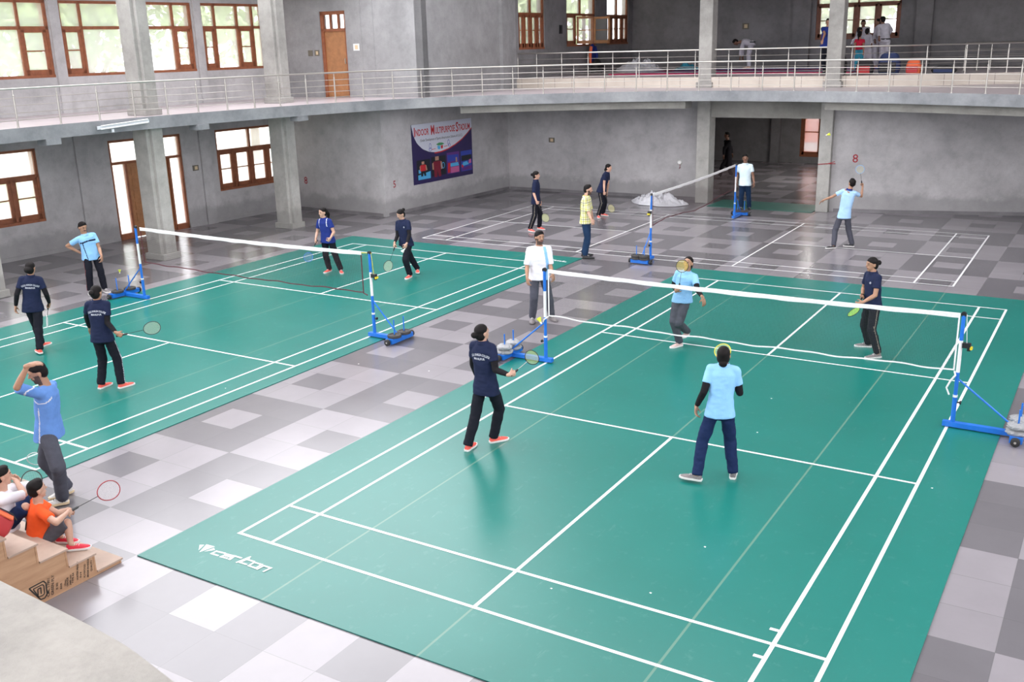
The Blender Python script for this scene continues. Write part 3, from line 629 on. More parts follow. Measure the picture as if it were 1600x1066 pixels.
def net_post(x, y, d, label, L=.72, cw=.36, ratchet=0, wrap=False, plates=2, pl=''):
    """d: direction away from the net"""
    d = Vector(d).normalized(); c = V(-d.y, d.x, 0); z0 = V(0, 0, .0135); b0 = V(x, y, 0) + z0; up = V(0, 0, 1)
    t = thing('net_post', label, 'net post', tuple(b0))
    MB().obox(b0 + d * (L / 2 - .05) + up * .045, d * (L / 2 + .07), c * .04, up * .032).build('foot_beam', M['blue'], t)
    MB().obox(b0 + d * L + up * .062, d * .075, c * cw, up * .04).build('cross_beam', M['blue'], t)
    for k in (-1, 1):
        w = MB(); q = b0 + d * L + c * (k * (cw + .045)) + up * (.056)
        w.tube([q - c * .027, q - c * .02, q + c * .02, q + c * .027], [.046, .056, .056, .046], 20); wo = w.build('wheel', M['rubber'], t, True)
        MB().tube([q - c * .03, q + c * .031], .016, 10).build('hub', M['steel'], wo, True)
    MB().tube([b0 + up * .07, b0 + up * .42], .030, 14).build('socket', M['blue'], t, True, 'blue lower sleeve')
    MB().tube([b0 + up * .42, b0 + up * .45], .031, 14).build('collar', M['whitepaint'], t, True, 'white collar')
    MB().tube([b0 + up * .45, b0 + up * .76], .025, 14).build('lower_tube', M['blue'], t, True)
    MB().tube([b0 + up * .76, b0 + up * 1.19], .0245, 14).build('middle_tube', M['whitepaint'], t, True, 'white middle section')
    MB().tube([b0 + up * 1.19, b0 + up * 1.52], .025, 14).build('upper_tube', M['blue'], t, True)
    MB().tube([b0 + up * 1.535 - c * .02, b0 + up * 1.535 + c * .02], .034, 16).build('pulley', M['black'], t, True)
    MB().tube([b0 + d * .025 + up * .66, b0 + d * (L - .04) + up * .12], .013, 8).build('brace', M['blue'], t, True)
    MB().cyl(b0 + d * .03 + up * .35, .012, .05, 8, axis=d).cyl(b0 + d * .06 + up * .35, .025, .02, 12, axis=d).build('knob', M['black'], t, True)
    if ratchet:
        q = b0 + d * .07 + up * 1.13
        r = MB().obox(q, d * .05, c * .03, up * .032).obox(q + d * .03 - up * .05, d * .02, c * .02, up * .02).build('ratchet', M['black'], t); MB().obox(q + d * .058 - up * .03, d * .014, c * .034, up * .016).build('ratchet_lever', M['yellow'], r)
        MB().tube([b0 + d * .035 + up * 1.54, q + up * .03], .004, 6).build('tension_cord', M['yellow'] if ratchet == 2 else M['tape'], t)
    sp = []
    for k in (-1, 1):
        q = b0 + d * L + c * (k * cw * .46) + up * .10; sp.append(q); MB().cyl(q, .011, .32, 8).build('spindle', M['blue'], t, True)
    for i, q in enumerate(sp):
        for k in range(plates): plate(q + up * (.003 + k * (.075 if wrap else .056)), .125 if k == 0 or not wrap else .115, .045 if wrap else .052, ('' if plates == 1 else ('upper ' if k else 'lower ')) + ('plastic-wrapped' if wrap else 'black round') + ' weight plate, ' + ('nearer' if (q - CP).length < (sp[1 - i] - CP).length else 'farther') + ' stack, ' + pl, 'weight plates on ' + pl, wrap)
    return t
net_post(0.0, 6.74, (-1, 0, 0), 'blue and white net post on wheels at the left end of the front net', .70, .30, 0, True, 2, 'front net, post by the white tee man')
net_post(6.14, 6.74, (1, 0, 0), 'blue and white net post on wheels at the right end of the front net', .78, .30, 1, True, 2, 'front net, post at the mat edge')
net_post(-3.47, 6.63, (1, 0, 0), 'blue and white net post on wheels at the right end of the left court net', .56, .30, 2, False, 1, 'left court net, post by the tiled aisle')
net_post(-9.74, 6.68, (-1, 0, 0), 'blue and white net post on wheels at the far left, beside the standing man', .66, .34, 0, False, 1, 'post beside the man with hand on hip')
net_post(-1.70, 14.74, (-.05, -1, 0), 'blue and white net post on wheels at the near end of the far net', .52, .22, 1, False, 2, 'far net, near post')
net_post(-1.83, 20.95, (0, 1, 0), 'blue and white net post on wheels in front of the man in the pale polo', .56, .22, 0, False, 1, 'post in front of the pale polo man')
def net(name, label, a, b, top, bot, tape_m, bot_m, side_m, wave=.01, sag=.025, tape_w=.027, seedn=1, cord_m='cord', curve=None):
    a = Vector(a); b = Vector(b); u = (b - a).normalized(); L = (b - a).length; n = V(-u.y, u.x, 0); rnd = random.Random(seedn)
    ph = [rnd.uniform(0, 6) for _ in range(4)]
    T = lambda q: top - sag * sin(pi * q / L)
    B = lambda q: (curve(q / L) if curve else bot) - sag * sin(pi * q / L) + wave * (sin(q * 5 + ph[0]) + .6 * sin(q * 11 + ph[1]))
    P = lambda q, z, o=0: a + u * q + n * o + V(0, 0, z)
    t = thing(name, label, 'net', tuple(P(L / 2, top)))
    K = 60; r = []
    for i in range(K + 1):
        q = L * i / K; w = tape_w * (1 + .08 * sin(q * 9 + ph[2])); wo = .004 * sin(q * 14 + ph[3]); r.append([P(q, T(q) + .004, -.009 + wo), P(q, T(q) + .004, .009 + wo), P(q, T(q) - w * 2, .006 + wo), P(q, T(q) - w * 2, -.006 + wo)])
    MB().rings(r).build('top_tape', M[tape_m], t)
    r = [[P(L * i / 90, B(L * i / 90) - .009, -.004), P(L * i / 90, B(L * i / 90) - .009, .004), P(L * i / 90, B(L * i / 90) + .009, .005), P(L * i / 90, B(L * i / 90) + .009, -.003)] for i in range(91)]
    MB().rings(r).build('bottom_tape', M[bot_m], t)
    for q in (0.01, L - .01): MB().rings([[P(q - .01, z, -.004), P(q + .01, z, -.004), P(q + .01, z, .004), P(q - .01, z, .004)] for z in [B(q) + (T(q) - B(q)) * k / 8 for k in range(9)]]).build('side_tape', M[side_m], t)
    g = MB(); rr = .0008; nx = int(L / .021)
    for i in range(1, nx):
        q = L * i / nx; g.rings([[P(q + rr, z, -rr), P(q, z, rr), P(q - rr, z, -rr)] for z in (T(q) - tape_w * 2, B(q))], cap=False)
    for k in range(1, 34):
        f = k / 34; g.rings([[P(q, T(q) - tape_w * 2 + (B(q) - T(q) + tape_w * 2) * f + rr, -rr), P(q, T(q) - tape_w * 2 + (B(q) - T(q) + tape_w * 2) * f, rr), P(q, T(q) - tape_w * 2 + (B(q) - T(q) + tape_w * 2) * f - rr, -rr)] for q in [L * i / 40 for i in range(41)]], cap=False)
    g.build('netting', M[cord_m], t)
    return t
nA = net('badminton_net', 'badminton net with white tapes top and bottom across the front green court', (0.06, 6.74, 0), (6.10, 6.74, 0), 1.555, .80, 'tape', 'tape', 'tape', .009, .03, cord_m='cordw')
nB = net('badminton_net', 'badminton net with white top tape and dark maroon bottom across the left court', (-9.60, 6.68, 0), (-3.66, 6.64, 0), 1.55, .82, 'tape', 'maroon', 'maroon', .008, .03, .03, 3)
nC = net('badminton_net', 'badminton net with sagging maroon bottom edge across the far tiled court', (-1.70, 14.82, 0), (-1.83, 20.88, 0), 1.56, .82, 'tape', 'maroon', 'maroon', .008, .03, .028, 5, curve=lambda f: .82 + .05 * sin(f * 9))
MB().tube([V(-3.66, 6.64, 1.53), V(-3.47, 6.63, 1.545)], .006, 6).build('net_cord', M['yellow'], nB)
MB().tube([V(-3.68, 6.64, .80), V(-3.58, 6.64, .77)], .010, 6).build('loose_end', M['maroon'], nB)
MB().tube([V(6.10, 6.74, .78), V(6.12, 6.70, .74), V(6.07, 6.69, .66), V(6.03, 6.69, .56), V(6.07, 6.69, .47)], .013, 6).build('loose_end', M['tape'], nA)
MB().tube([V(.06, 6.74, .79), V(.0, 6.70, .74), V(-.02, 6.705, .70)], .011, 6).build('loose_end', M['tape'], nA)

# ------------------------------------------------------------ shuttlecocks
def shuttle(p, ax, mat, label, s=1.0):
    t = thing('shuttlecock', label, 'shuttlecock', tuple(p)); p = Vector(p); ax = Vector(ax).normalized()
    MB().tube([p, p + ax * .02 * s, p + ax * .062 * s], [.012 * s, .015 * s, .033 * s], 14, cap=False).build('skirt', M[mat], t)
    MB().cone(p - ax * .012 * s, .0125 * s, p + ax * .004 * s, .0128 * s, 12).build('cork', M['shuttlew'], t, True)
def at_dist(x, y, Y):
    d = ray(x, y); return CP + d * ((Y - CP.y) / d.y)
shuttle(at_dist(845, 504, 6.55), (-.5, .2, .6), 'shuttle', 'yellow shuttlecock in the air beside the left post of the front net', 1.25)
shuttle(at_dist(187, 426, 7.2), (0, .1, 1), 'shuttle', 'yellow shuttlecock in the air beside the far left net post')
shuttle(at_dist(1292, 211, 20.5), (1, 0, .3), 'shuttle', 'yellow shuttlecock high in front of the right doorway pillar', 1.3)

# ------------------------------------------------------------ wooden steps
t = thing('wooden_steps', 'plywood flight of steps at the lower left with two boys sitting on it', 'steps', (-1.5, -1.6, 0)); NS = 9
SPM = [MB(), MB()]; rise, run, x0, x1 = .1875, .285, -2.35, -.60
prof = []
for k in range(NS):
    y = -1.0 - run * k; prof += [(y, .05 + rise * k - .02 - (rise - 0 if False else 0))]
for k in range(NS):
    ya, yb = -1.015 - run * k, -1.0 - run * (k + 1) - .015; z = .05 + rise * k - .018
    for i_, xx in enumerate((x0, x1 - .018)): SPM[i_].box((xx, yb, 0.0), (xx + .018, ya, z))
for q_ in SPM: q_.build('side_panel', M['ply'], t)
for k in range(NS):
    ya = -1.0 - run * k; z = .05 + rise * k; MB().box((x0 - .01, ya - run - .012, z - .018), (x1 + .012, ya, z)).build('tread', M['tread'], t)
    MB().box((x0, ya - .035, max(0, z - rise)), (x1 + .004, ya - .017, z - .018)).build('riser', M['ply'], t)
# printed stamp on the side panel
def plane_x(x, y, X=-.597):
    d = ray(x, y); return CP + d * ((X - CP.x) / d.x)
st = MB(); Sx = lambda u, v: plane_x(u / 6.27, 780 + v / 6.27)
def bar(u0, v0, u1, v1, w=.012):
    a, b_ = Sx(u0, v0), Sx(u1, v1); tt = (b_ - a).normalized(); nn = tt.cross(V(1, 0, 0)) * w / 2; st.add([a - nn, b_ - nn, b_ + nn, a + nn], [(0, 1, 2, 3)])
def rrect(pts, w=.012):
    for i in range(len(pts)): bar(*pts[i], *pts[(i + 1) % len(pts)], w)
rrect([(285, 880), (425, 805), (450, 825), (462, 930), (440, 970), (400, 985)], .013); rrect([(325, 885), (415, 838), (430, 850), (438, 925), (420, 945), (380, 960)], .011)
bar(370, 885, 375, 945, .012); bar(370, 885, 400, 868, .012); bar(400, 868, 405, 930, .012)
st.build('stamp', M['ink'], t)
def text_mesh(s, size, ext=0.0, bold=0.0):
    cu = bpy.data.curves.new('t', 'FONT'); cu.body = s; cu.size = size; cu.extrude = ext; cu.offset = bold; cu.align_x = 'CENTER'; cu.resolution_u = 2
    o = bpy.data.objects.new('t', cu); COL.objects.link(o); dg = bpy.context.evaluated_depsgraph_get(); me = bpy.data.meshes.new_from_object(o.evaluated_get(dg)); bpy.data.objects.remove(o); bpy.data.curves.remove(cu); return me
def text_obj(name, s, size, origin, R, U, mat, parent, bold=0.0, nudge=.003, label=None):
    me = text_mesh(s, size, 0, bold); R = Vector(R).normalized(); U = Vector(U); U = (U - R * U.dot(R)).normalized(); Nn = R.cross(U)
    origin = Vector(origin)
    for v in me.vertices: v.co = origin + R * v.co.x + U * v.co.y + Nn * nudge
    me.materials.clear(); me.materials.append(mat); return link(name, me, parent, label)
# vertical lines of stamped writing (they read upwards)
for u, v0, v1, txt in ((478, 860, 0, 'CML 17801'), (520, 840, 0, 'GREEN PLY'), (560, 850, 0, 'IS 303'), (600, 850, 0, 'BWR'), (640, 820, 0, '19mm'), (662, 810, 0, 'GRADE'), (690, 790, 0, '2440 mm'), (715, 770, 0, 'TYPE AA'), (760, 700, 0, 'WATER PROOF'), (790, 740, 0, '8 x 4'), (830, 700, 0, 'PLYWOOD'), (862, 670, 0, 'MADE IN INDIA'), (895, 650, 0, 'QUALITY')):
    o_ = Sx(u + 8, v0); dn = (Sx(u + 8, v0 + 60) - o_).normalized()
    text_obj('stamped_writing', txt, .040 if u < 530 else .028, o_, V(0, 0, 1) if False else -dn, V(0, -1, 0), M['ink'], t, .0006, .001)

# ------------------------------------------------------------ banner
BAN = thing('banner', 'dark blue and white banner titled INDOOR MULTIPURPOSE STADIUM hung on the wall', 'banner', tuple(FB.p(2.9, 1.7, .01)))
m, nt, b = newmat('banner_print'); b.inputs['Roughness'].default_value = .4; b.inputs['Base Color'].default_value = (.025, .015, .09, 1); M['bnavy'] = m
M['bwhite'] = plain('banner_white', (.66, .68, .78), .4); M['bred'] = plain('banner_red', (.55, .02, .03), .4); M['bcyan'] = plain('banner_cyan', (.08, .42, .75), .4); M['bpurple'] = plain('banner_purple', (.12, .03, .22), .4); M['bblack'] = plain('banner_black', (.01, .012, .02), .4); M['bgreen'] = plain('banner_green', (.06, .30, .12), .4); M['bpink'] = plain('banner_pink', (.55, .12, .30), .4); M['bskin'] = plain('banner_skin', (.45, .25, .18), .4); M['bblue'] = plain('banner_blue', (.03, .06, .40), .4); M['bmaroon'] = plain('banner_maroon', (.20, .01, .03), .4)
bs0, bs1, bz0, bz1 = 1.33, 4.44, .80, 2.66
def bp(x, y, o): return FB.p(bs0 + (bs1 - bs0) * x, bz0 + (bz1 - bz0) * y, .02 + o)
mb = MB(); mb.hexa([FB.p(bs0, bz0, .004), FB.p(bs1, bz0, .004), FB.p(bs1, bz0, .02), FB.p(bs0, bz0, .02), FB.p(bs0, bz1, .004), FB.p(bs1, bz1, .004), FB.p(bs1, bz1, .02), FB.p(bs0, bz1, .02)]); mb.build('backing', M['bnavy'], BAN)
def bpoly(name, pts, mat, o=.001, parent=None):
    mb = MB(); mb.add([bp(x, y, o) for x, y in pts], [tuple(range(len(pts)))]); return link(name, mb.mesh(name, M[mat]), parent or BAN)
def arc(lo): 
    P = []
    for i in range(25):
        x = 1.0 * i / 24; y = 1 - (.52 if lo else .49) * (sin(pi * min(1, (x + .02) / 1.02) ** .62)) ** .62 if 0 < i < 24 else (.99 if i == 0 else .80 - (.03 if lo else 0)); P.append((x, y))
    return P
def lowcurve(x, k):      # lower edge of the white field, in banner units
    pts = [(0.0, .98), (.03, .80), (.08, .68), (.16, .58), (.26, .52), (.36, .495), (.46, .50), (.58, .53), (.70, .585), (.82, .66), (.92, .75), (1.0, .84)]
    for (a, ya), (b_, yb) in zip(pts[:-1], pts[1:]):
        if a <= x <= b_ + 1e-9: return ya + (yb - ya) * (x - a) / (b_ - a) - k
XS = [i / 40 for i in range(41)]
def field(name, k, mat, o, x0=0.0):
    mb = MB(); xs = [x for x in XS if x >= x0]
    for a, b_ in zip(xs[:-1], xs[1:]): mb.add([bp(a, min(1, lowcurve(a, k)), o), bp(b_, min(1, lowcurve(b_, k)), o), bp(b_, 1, o), bp(a, 1, o)], [(0, 1, 2, 3)])
    link(name, mb.mesh(name, M[mat]), BAN)
field('red_border', .022, 'bred', .0008, .35); field('white_field', 0, 'bwhite', .0016)
Rb = FB.u; W_ = bs1 - bs0
def btext(s, x, y, size, mat, bold=0.0, sq=1.0):
    me = text_mesh(s, size, 0, bold)
    for v in me.vertices: v.co = bp(x, y, .003) + Rb * (v.co.x * sq) + V(0, 0, v.co.y)
    me.materials.clear(); me.materials.append(M[mat]); link('lettering', me, BAN)
btext('I', .045, .80, .40, 'bred', .006, .9); btext('NDOOR', .165, .81, .28, 'bred', .006, .62)
btext('M', .335, .80, .42, 'bred', .008, .62); btext('ULTIPURPOSE', .54, .81, .28, 'bred', .006, .60)
btext('S', .745, .80, .42, 'bred', .008, .75); btext('TADIUM', .87, .81, .28, 'bred', .006, .60)
btext('(Under Development of Sports Infrastructure Scheme of U.G.C.)', .48, .705, .115, 'bblack', .0005, .72)
# small emblem: racket and shuttle figures around a green and blue crest
bpoly('crest', [(.40, .60), (.45, .59), (.45, .545), (.43, .53), (.405, .545)], 'bcyan', .003); bpoly('crest', [(.455, .59), (.495, .60), (.49, .545), (.465, .535)], 'bred', .003); bpoly('crest', [(.38, .625), (.43, .65), (.48, .645), (.52, .62), (.47, .60), (.42, .60)], 'bgreen', .003)
def bring(x, y, rx, ry, mat):
    mb = MB(); n = 18
    for j in range(n):
        a0, a1 = 2 * pi * j / n, 2 * pi * (j + 1) / n
        mb.add([bp(x + rx * cos(a0), y + ry * sin(a0), .003), bp(x + rx * cos(a1), y + ry * sin(a1), .003), bp(x + rx * .75 * cos(a1), y + ry * .8 * sin(a1), .003), bp(x + rx * .75 * cos(a0), y + ry * .8 * sin(a0), .003)], [(0, 1, 2, 3)])
    link('emblem', mb.mesh('emblem', M[mat]), BAN)
bring(.285, .61, .018, .05, 'bblue'); bring(.285, .555, .025, .032, 'bblue'); bring(.59, .63, .018, .05, 'bblue'); bring(.60, .585, .022, .03, 'bblue')
bpoly('emblem', [(.31, .555), (.37, .56), (.37, .552), (.31, .545)], 'bred', .003); bpoly('emblem', [(.51, .575), (.57, .58), (.57, .57), (.51, .565)], 'bred', .003)
# four sports pictures, kept generic
def frame_pic(x0, x1, y0, y1, mat): bpoly('picture', [(x0, y0), (x1, y0), (x1, y1), (x0, y1)], mat, .001)
frame_pic(.055, .27, .07, .40, 'bblack'); frame_pic(.29, .53, .09, .42, 'bblack'); frame_pic(.55, .765, .08, .45, 'bpurple'); frame_pic(.79, .985, .08, .44, 'bblue')
bpoly('picture', [(.07, .07), (.27, .07), (.27, .19), (.07, .15)], 'bcyan', .0016); bpoly('picture', [(.08, .18), (.13, .18), (.13, .24), (.08, .24)], 'bcyan', .0016)
def bman(x, y, s, top, low):
    bpoly('figure', [(x - .022 * s, y + .12 * s), (x + .022 * s, y + .12 * s), (x + .022 * s, y + .17 * s), (x - .022 * s, y + .17 * s)], 'bskin', .002)
    bpoly('figure', [(x - .045 * s, y + .0 * s), (x + .04 * s, y), (x + .045 * s, y + .11 * s), (x - .045 * s, y + .11 * s)], top, .0022)
    bpoly('figure', [(x - .06 * s, y + .01 * s), (x - .04 * s, y + .01 * s), (x - .045 * s, y + .10 * s), (x - .06 * s, y + .09 * s)], 'bskin', .0022); bpoly('figure', [(x + .045 * s, y + .0), (x + .07 * s, y + .01), (x + .055 * s, y + .10 * s), (x + .04 * s, y + .10 * s)], 'bskin', .0022)
    bpoly('figure', [(x - .04 * s, y - .09 * s), (x - .005, y - .09 * s), (x, y), (x - .04 * s, y)], low, .0022); bpoly('figure', [(x + .015 * s, y - .09 * s), (x + .045 * s, y - .09 * s), (x + .04 * s, y), (x, y)], low, .0022)
bman(.155, .21, .95, 'bred', 'bblack'); bman(.385, .19, 1.35, 'bmaroon', 'bmaroon')
bring(.485, .25, .025, .055, 'bcyan')
bpoly('picture', [(.56, .30), (.75, .29), (.75, .40), (.56, .41)], 'bblue', .0016); bpoly('picture', [(.61, .20), (.755, .20), (.74, .26), (.60, .26)], 'bcyan', .0018); bpoly('picture', [(.555, .10), (.60, .10), (.61, .27), (.565, .27)], 'bred', .002); bpoly('picture', [(.70, .27), (.725, .27), (.725, .35), (.70, .35)], 'bskin', .002); bpoly('picture', [(.61, .09), (.755, .09), (.755, .19), (.61, .19)], 'bpink', .0014)
bpoly('picture', [(.80, .17), (.93, .19), (.90, .25), (.83, .24)], 'bcyan', .0016); bpoly('picture', [(.925, .20), (.975, .21), (.97, .28), (.935, .27)], 'bpink', .0018); bpoly('picture', [(.80, .14), (.84, .16), (.82, .20), (.80, .20)], 'bred', .0018); bpoly('picture', [(.80, .09), (.98, .10), (.98, .17), (.81, .14)], 'bpurple', .0015); bpoly('picture', [(.80, .26), (.98, .27), (.98, .36), (.80, .36)], 'bblack', .0014)

# ------------------------------------------------------------ wall fittings
def wallbox(fr, s_, z, w, h, label, group=None, mat='brassbox', lid=True):
    t = thing('switch_box', label, 'switch box', tuple(fr.p(s_, z)), group); mb = MB(); fr.box(mb, s_ - w / 2, s_ + w / 2, z - h / 2, z + h / 2, .0, .018); mb.build('cover', M[mat], t)
    if lid: mb = MB(); fr.box(mb, s_ - w * .2, s_ + w * .28, z - h * .3, z + h * .3, .018, .024); mb.build('switch_panel', M['cork'] if fr is not UL else M['black'], t)
wallbox(FF, 1.77, 1.78, .22, .16, 'small metal switch box on the far wall, left of the white tarpaulin')
wallbox(FR3, .98, 1.5, .30, .17, 'small metal switch box on the far wall at the right edge')
wallbox(FU, 1.32, 4.88, .17, .17, 'upper wall socket further from the brown gallery door', 'sockets left of the brown door', lid=False); wallbox(FU, 1.58, 4.88, .17, .17, 'upper wall socket nearest the brown gallery door frame', 'sockets left of the brown door')
wallbox(FU, 3.11, 5.02, .22, .20, 'switch box on the upper wall, right of the brown gallery door', mat='whitepaint'); wallbox(UL, 3.1, 5.45, .22, .3, 'dark switch box on the upper wall between the narrow windows', mat='black')
wallbox(UB, 4.75, 5.42, .26, .22, 'switch box on the dark wall above the bending karate student')
wallbox(FL, 8.75, 1.72, .2, .16, 'metal switch box on the left wall right of the double door')
p = at_dist(1061, 254, 23.72); t = thing('wall_fitting', 'round white fitting with a dangling red wire on the far wall', 'wall fitting', tuple(p))
MB().tube([V(p.x, 23.8, p.z), V(p.x, 23.78, p.z), V(p.x, 23.74, p.z)], [.085, .085, .06], 18).build('plate', M['shuttlew'], t, True); MB().tube([V(p.x, 23.75, p.z - .05), V(p.x + .03, 23.74, p.z - .12), V(p.x - .01, 23.76, p.z - .2), V(p.x + .04, 23.76, p.z - .16)], .008, 6).build('wire', M['redmark'], t)
t = thing('tube_light', 'fluorescent tube light fitting fixed to the front of the left gallery slab', 'tube light', (-12.25, 8.6, 3.45))
ta, tb = V(-12.30, 8.0, 3.41), V(-12.24, 9.35, 3.47); MB().obox((ta + tb) / 2, (tb - ta) / 2, V(.03, 0, 0), V(0, 0, .035)).build('housing', M['tube'], t); MB().tube([ta + V(.05, .05, .04), tb + V(.05, -.05, .04)], .016, 10).build('tube', M['whitepaint'], t, True); MB().tube([ta + V(.05, .05, -.03), tb + V(.05, -.05, -.03)], .016, 10).build('tube', M['whitepaint'], t, True)
MB().tube([ta + V(.05, .35, -.05), ta + V(.05, .35, -.12)], .03, 10).build('holder', M['tube'], t, True)
# red painted wall numerals
def graf(s, fr, q, z, size):
    me = text_mesh(s, size, 0, .002)
    for v in me.vertices: v.co = fr.p(q, z, .006) + fr.u * v.co.x + V(0, 0, v.co.y)
    me.materials.clear(); me.materials.append(M['redmark']); o = link('painted_numeral', me); return o
tag(graf('8', FC, .75, .85, .32), 'faded red painted numeral 8 on the lower left plaster wall', 'painted mark'); tag(graf('5', FB, .42, .85, .3), 'faded painted numeral 5 on the wall left of the banner', 'painted mark')
tag(graf('8', FR1, .72, 1.45, .34), 'faded red painted numeral 8 on the wall right of the doorway pillar', 'painted mark')
pp = at_dist(1278, 257, 22.98); tag(MB().tube([pp, pp + V(.25, 0, .03), pp + V(.5, .0, .04)], .012, 6).tube([pp + V(.25, 0, .02), pp + V(.48, 0, .10)], .010, 6).build('loose_cable', M['redmark']), 'loose dark red cable end sticking out of the right doorway pillar', 'cable')

# ------------------------------------------------------------ crumpled sheets, mats, bags
def heap(name, label, cat, cx, cy, z, rx, ry, h, mat, seedn, ang=0.0, n=46, folds=3.0):
    rnd = Vector((seedn * 3.7, seedn * 1.3, 0)); mb = MB(); vs = []; fs = []
    for i in range(n + 1):
        for j in range(n + 1):
            u, v = -1 + 2 * i / n, -1 + 2 * j / n; r = sqrt(u * u + v * v); k = max(abs(u), abs(v)) / max(r, 1e-6); u2, v2 = u * k, v * k; r2 = max(abs(u), abs(v))
            edge = 1 + .22 * noise.noise(Vector((u2 * 1.5, v2 * 1.5, 1)) + rnd); nn = noise.noise(Vector((u2 * folds, v2 * folds * .8, 0)) + rnd); n2 = noise.noise(Vector((u2 * folds * 2.4, v2 * folds * 2, 5)) + rnd)
            zz = h * (max(0, 1 - r2 ** 1.6)) * (.35 + 1.1 * abs(nn) + .55 * abs(n2)) + (.012 if r2 > .97 else .03)
            x, y = u2 * rx * edge, v2 * ry * edge; vs.append(V(cx + x * cos(ang) - y * sin(ang), cy + x * sin(ang) + y * cos(ang), z + max(.006, zz)))
    for i in range(n):
        for j in range(n): a_ = i * (n + 1) + j; fs.append((a_, a_ + n + 1, a_ + n + 2, a_ + 1))
    mb.add(vs, fs); o = mb.build(name, M[mat], None, True); return tag(o, label, cat)
heap('tarpaulin', 'crumpled grey-white tarpaulin heaped on the floor beside the left doorway pillar', 'tarpaulin', -4.95, 22.75, .0, .98, .62, .36, 'tarp', 1, -.1, 60, 4.2)
heap('plastic_sheet', 'crumpled pale plastic sheet heaped on the raised platform below the windows', 'plastic sheet', -8.6, 29.2, ZT, .95, .8, .55, 'tarp', 4)
heap('folded_cloth', 'dark blue-grey cloth bundle on the raised platform beside the plastic sheet', 'cloth', -7.05, 30.2, ZT, .55, .45, .22, 'kblue', 6)
for k, (x0, x1, y0, y1, mt, lb) in enumerate(((-8.2, .0, 25.7, 26.5, 'matred', 'long red judo mat on the raised platform, nearest the railing'), (-8.0, .0, 26.5, 28.1, 'matblue', 'blue judo mat on the raised platform between two red mats'), (-7.6, .0, 28.1, 29.2, 'matred', 'red judo mat on the raised platform behind the blue mat'), (-6.4, .0, 29.3, 31.6, 'matblue', 'rear blue judo mat on the raised platform below the dark wall'))):
    tag(MB().box((x0, y0, ZT + .001), (x1, y1, ZT + .03)).build('judo_mat', M[mt]), lb, 'mat')
def bag(x, y, z, w, d, h, mat, trim, label, ang=0.0, lean=0.0):
    t = thing('backpack', label, 'backpack', (x, y, z)); X = V(cos(ang), sin(ang), 0); Y = V(-sin(ang), cos(ang), 0); Z = (V(0, 0, 1) + Y * lean).normalized(); rs = []; n = 20
    for k in range(9):
        f = k / 8; ww = w * (.86 + .14 * sin(pi * min(1, f * 1.4))) * (1 if f < .75 else sqrt(max(.05, 1 - ((f - .75) / .27) ** 2))); dd = d * (1 if f < .7 else .8 - .5 * (f - .7) / .3) * (1 - .2 * f)
        rs.append([V(x, y, z) + Z * (h * f + .005) + X * (ww / 2 * (abs(cos(a)) ** .6) * (1 if cos(a) > 0 else -1)) + Y * (dd / 2 * (abs(sin(a)) ** .6) * (1 if sin(a) > 0 else -1)) for a in [2 * pi * j / n for j in range(n)]])
    MB().rings(rs).build('bag_body', M[mat], t, True); c = V(x, y, z) - Y * (d * .5)
    MB().obox(c + Z * h * .32 - Y * .02, X * w * .36, Y * .035, Z * h * .22).build('front_pocket', M[trim], t)
    for s_ in (-1, 1):
        MB().tube([V(x, y, z) + Y * d * .42 + X * (s_ * w * .25) + Z * q for q in (h * .1, h * .5, h * .9)], .018, 6).build('strap', M['darkbag'], t)
    return t
bag(-.02 - .0, 24.35, ZT, .5, .4, .62, 'darkbag', 'bagorange', 'dark bag with orange trim on the platform beside the right column'); bag(1.35, 24.75, ZT, .62, .45, .62, 'bagnavy', 'darkbag', 'large navy bag standing on the platform behind the railing'); bag(1.98, 25.0, ZT, .42, .4, .40, 'bagorange', 'reddish', 'orange bag on the platform between two darker bags'); bag(2.75, 25.4, ZT, .7, .35, .2, 'darkbag', 'bagnavy', 'low dark bag on the platform, rightmost of the bags'); bag(.72, 24.5, ZT, .5, .35, .45, 'darkbag', 'reddish', 'black bag with a red pocket on the platform beside the large navy bag')

# red backpack on the steps
t = thing('backpack', 'red backpack with black straps lying on the wooden steps behind the boys', 'backpack', (-.95, -2.0, .61))
A_, B_ = V(-1.12, -2.60, 1.32), V(-.80, -1.98, .78); ax = (B_ - A_).normalized(); sd = V(1, 0, 0) - ax * ax.x; sd.normalize(); upb = sd.cross(ax); upb = upb if upb.z > 0 else -upb
rs = []
for f, ww, hh in ((0, .05, .05), (.05, .11, .09), (.25, .155, .12), (.6, .165, .13), (.85, .16, .13), (.97, .13, .11), (1, .08, .07)):
    c = A_.lerp(B_, f); rs.append([c + sd * (ww * (abs(cos(a)) ** .55) * (1 if cos(a) > 0 else -1)) + upb * (hh * (abs(sin(a)) ** .55) * (1 if sin(a) > 0 else -1)) for a in [2 * pi * j / 24 for j in range(24)]])
MB().rings(rs).build('bag_body', M['reddish'], t, True)
for k in (-.11, -.03, .05, .12):
    MB().rings([[A_.lerp(B_, f) + sd * (k + dx) + upb * hh for dx, hh in ((-.016, h0), (.016, h0), (.016, h0 + .012), (-.016, h0 + .012))] for f, h0 in ((.35, .118), (.6, .127), (.8, .128), (.93, .118), (1.0, .08))]).build('strap', M['darkbag'], t)
MB().rings([[A_.lerp(B_, f) + sd * dx + upb * hh for dx, hh in ((.13, h0 - .02), (.16, h0 - .04), (.165, h0 - .03), (.135, h0))] for f, h0 in ((.1, .10), (.4, .12), (.8, .12), (.95, .11))]).build('orange_trim', M['bagorange'], t)
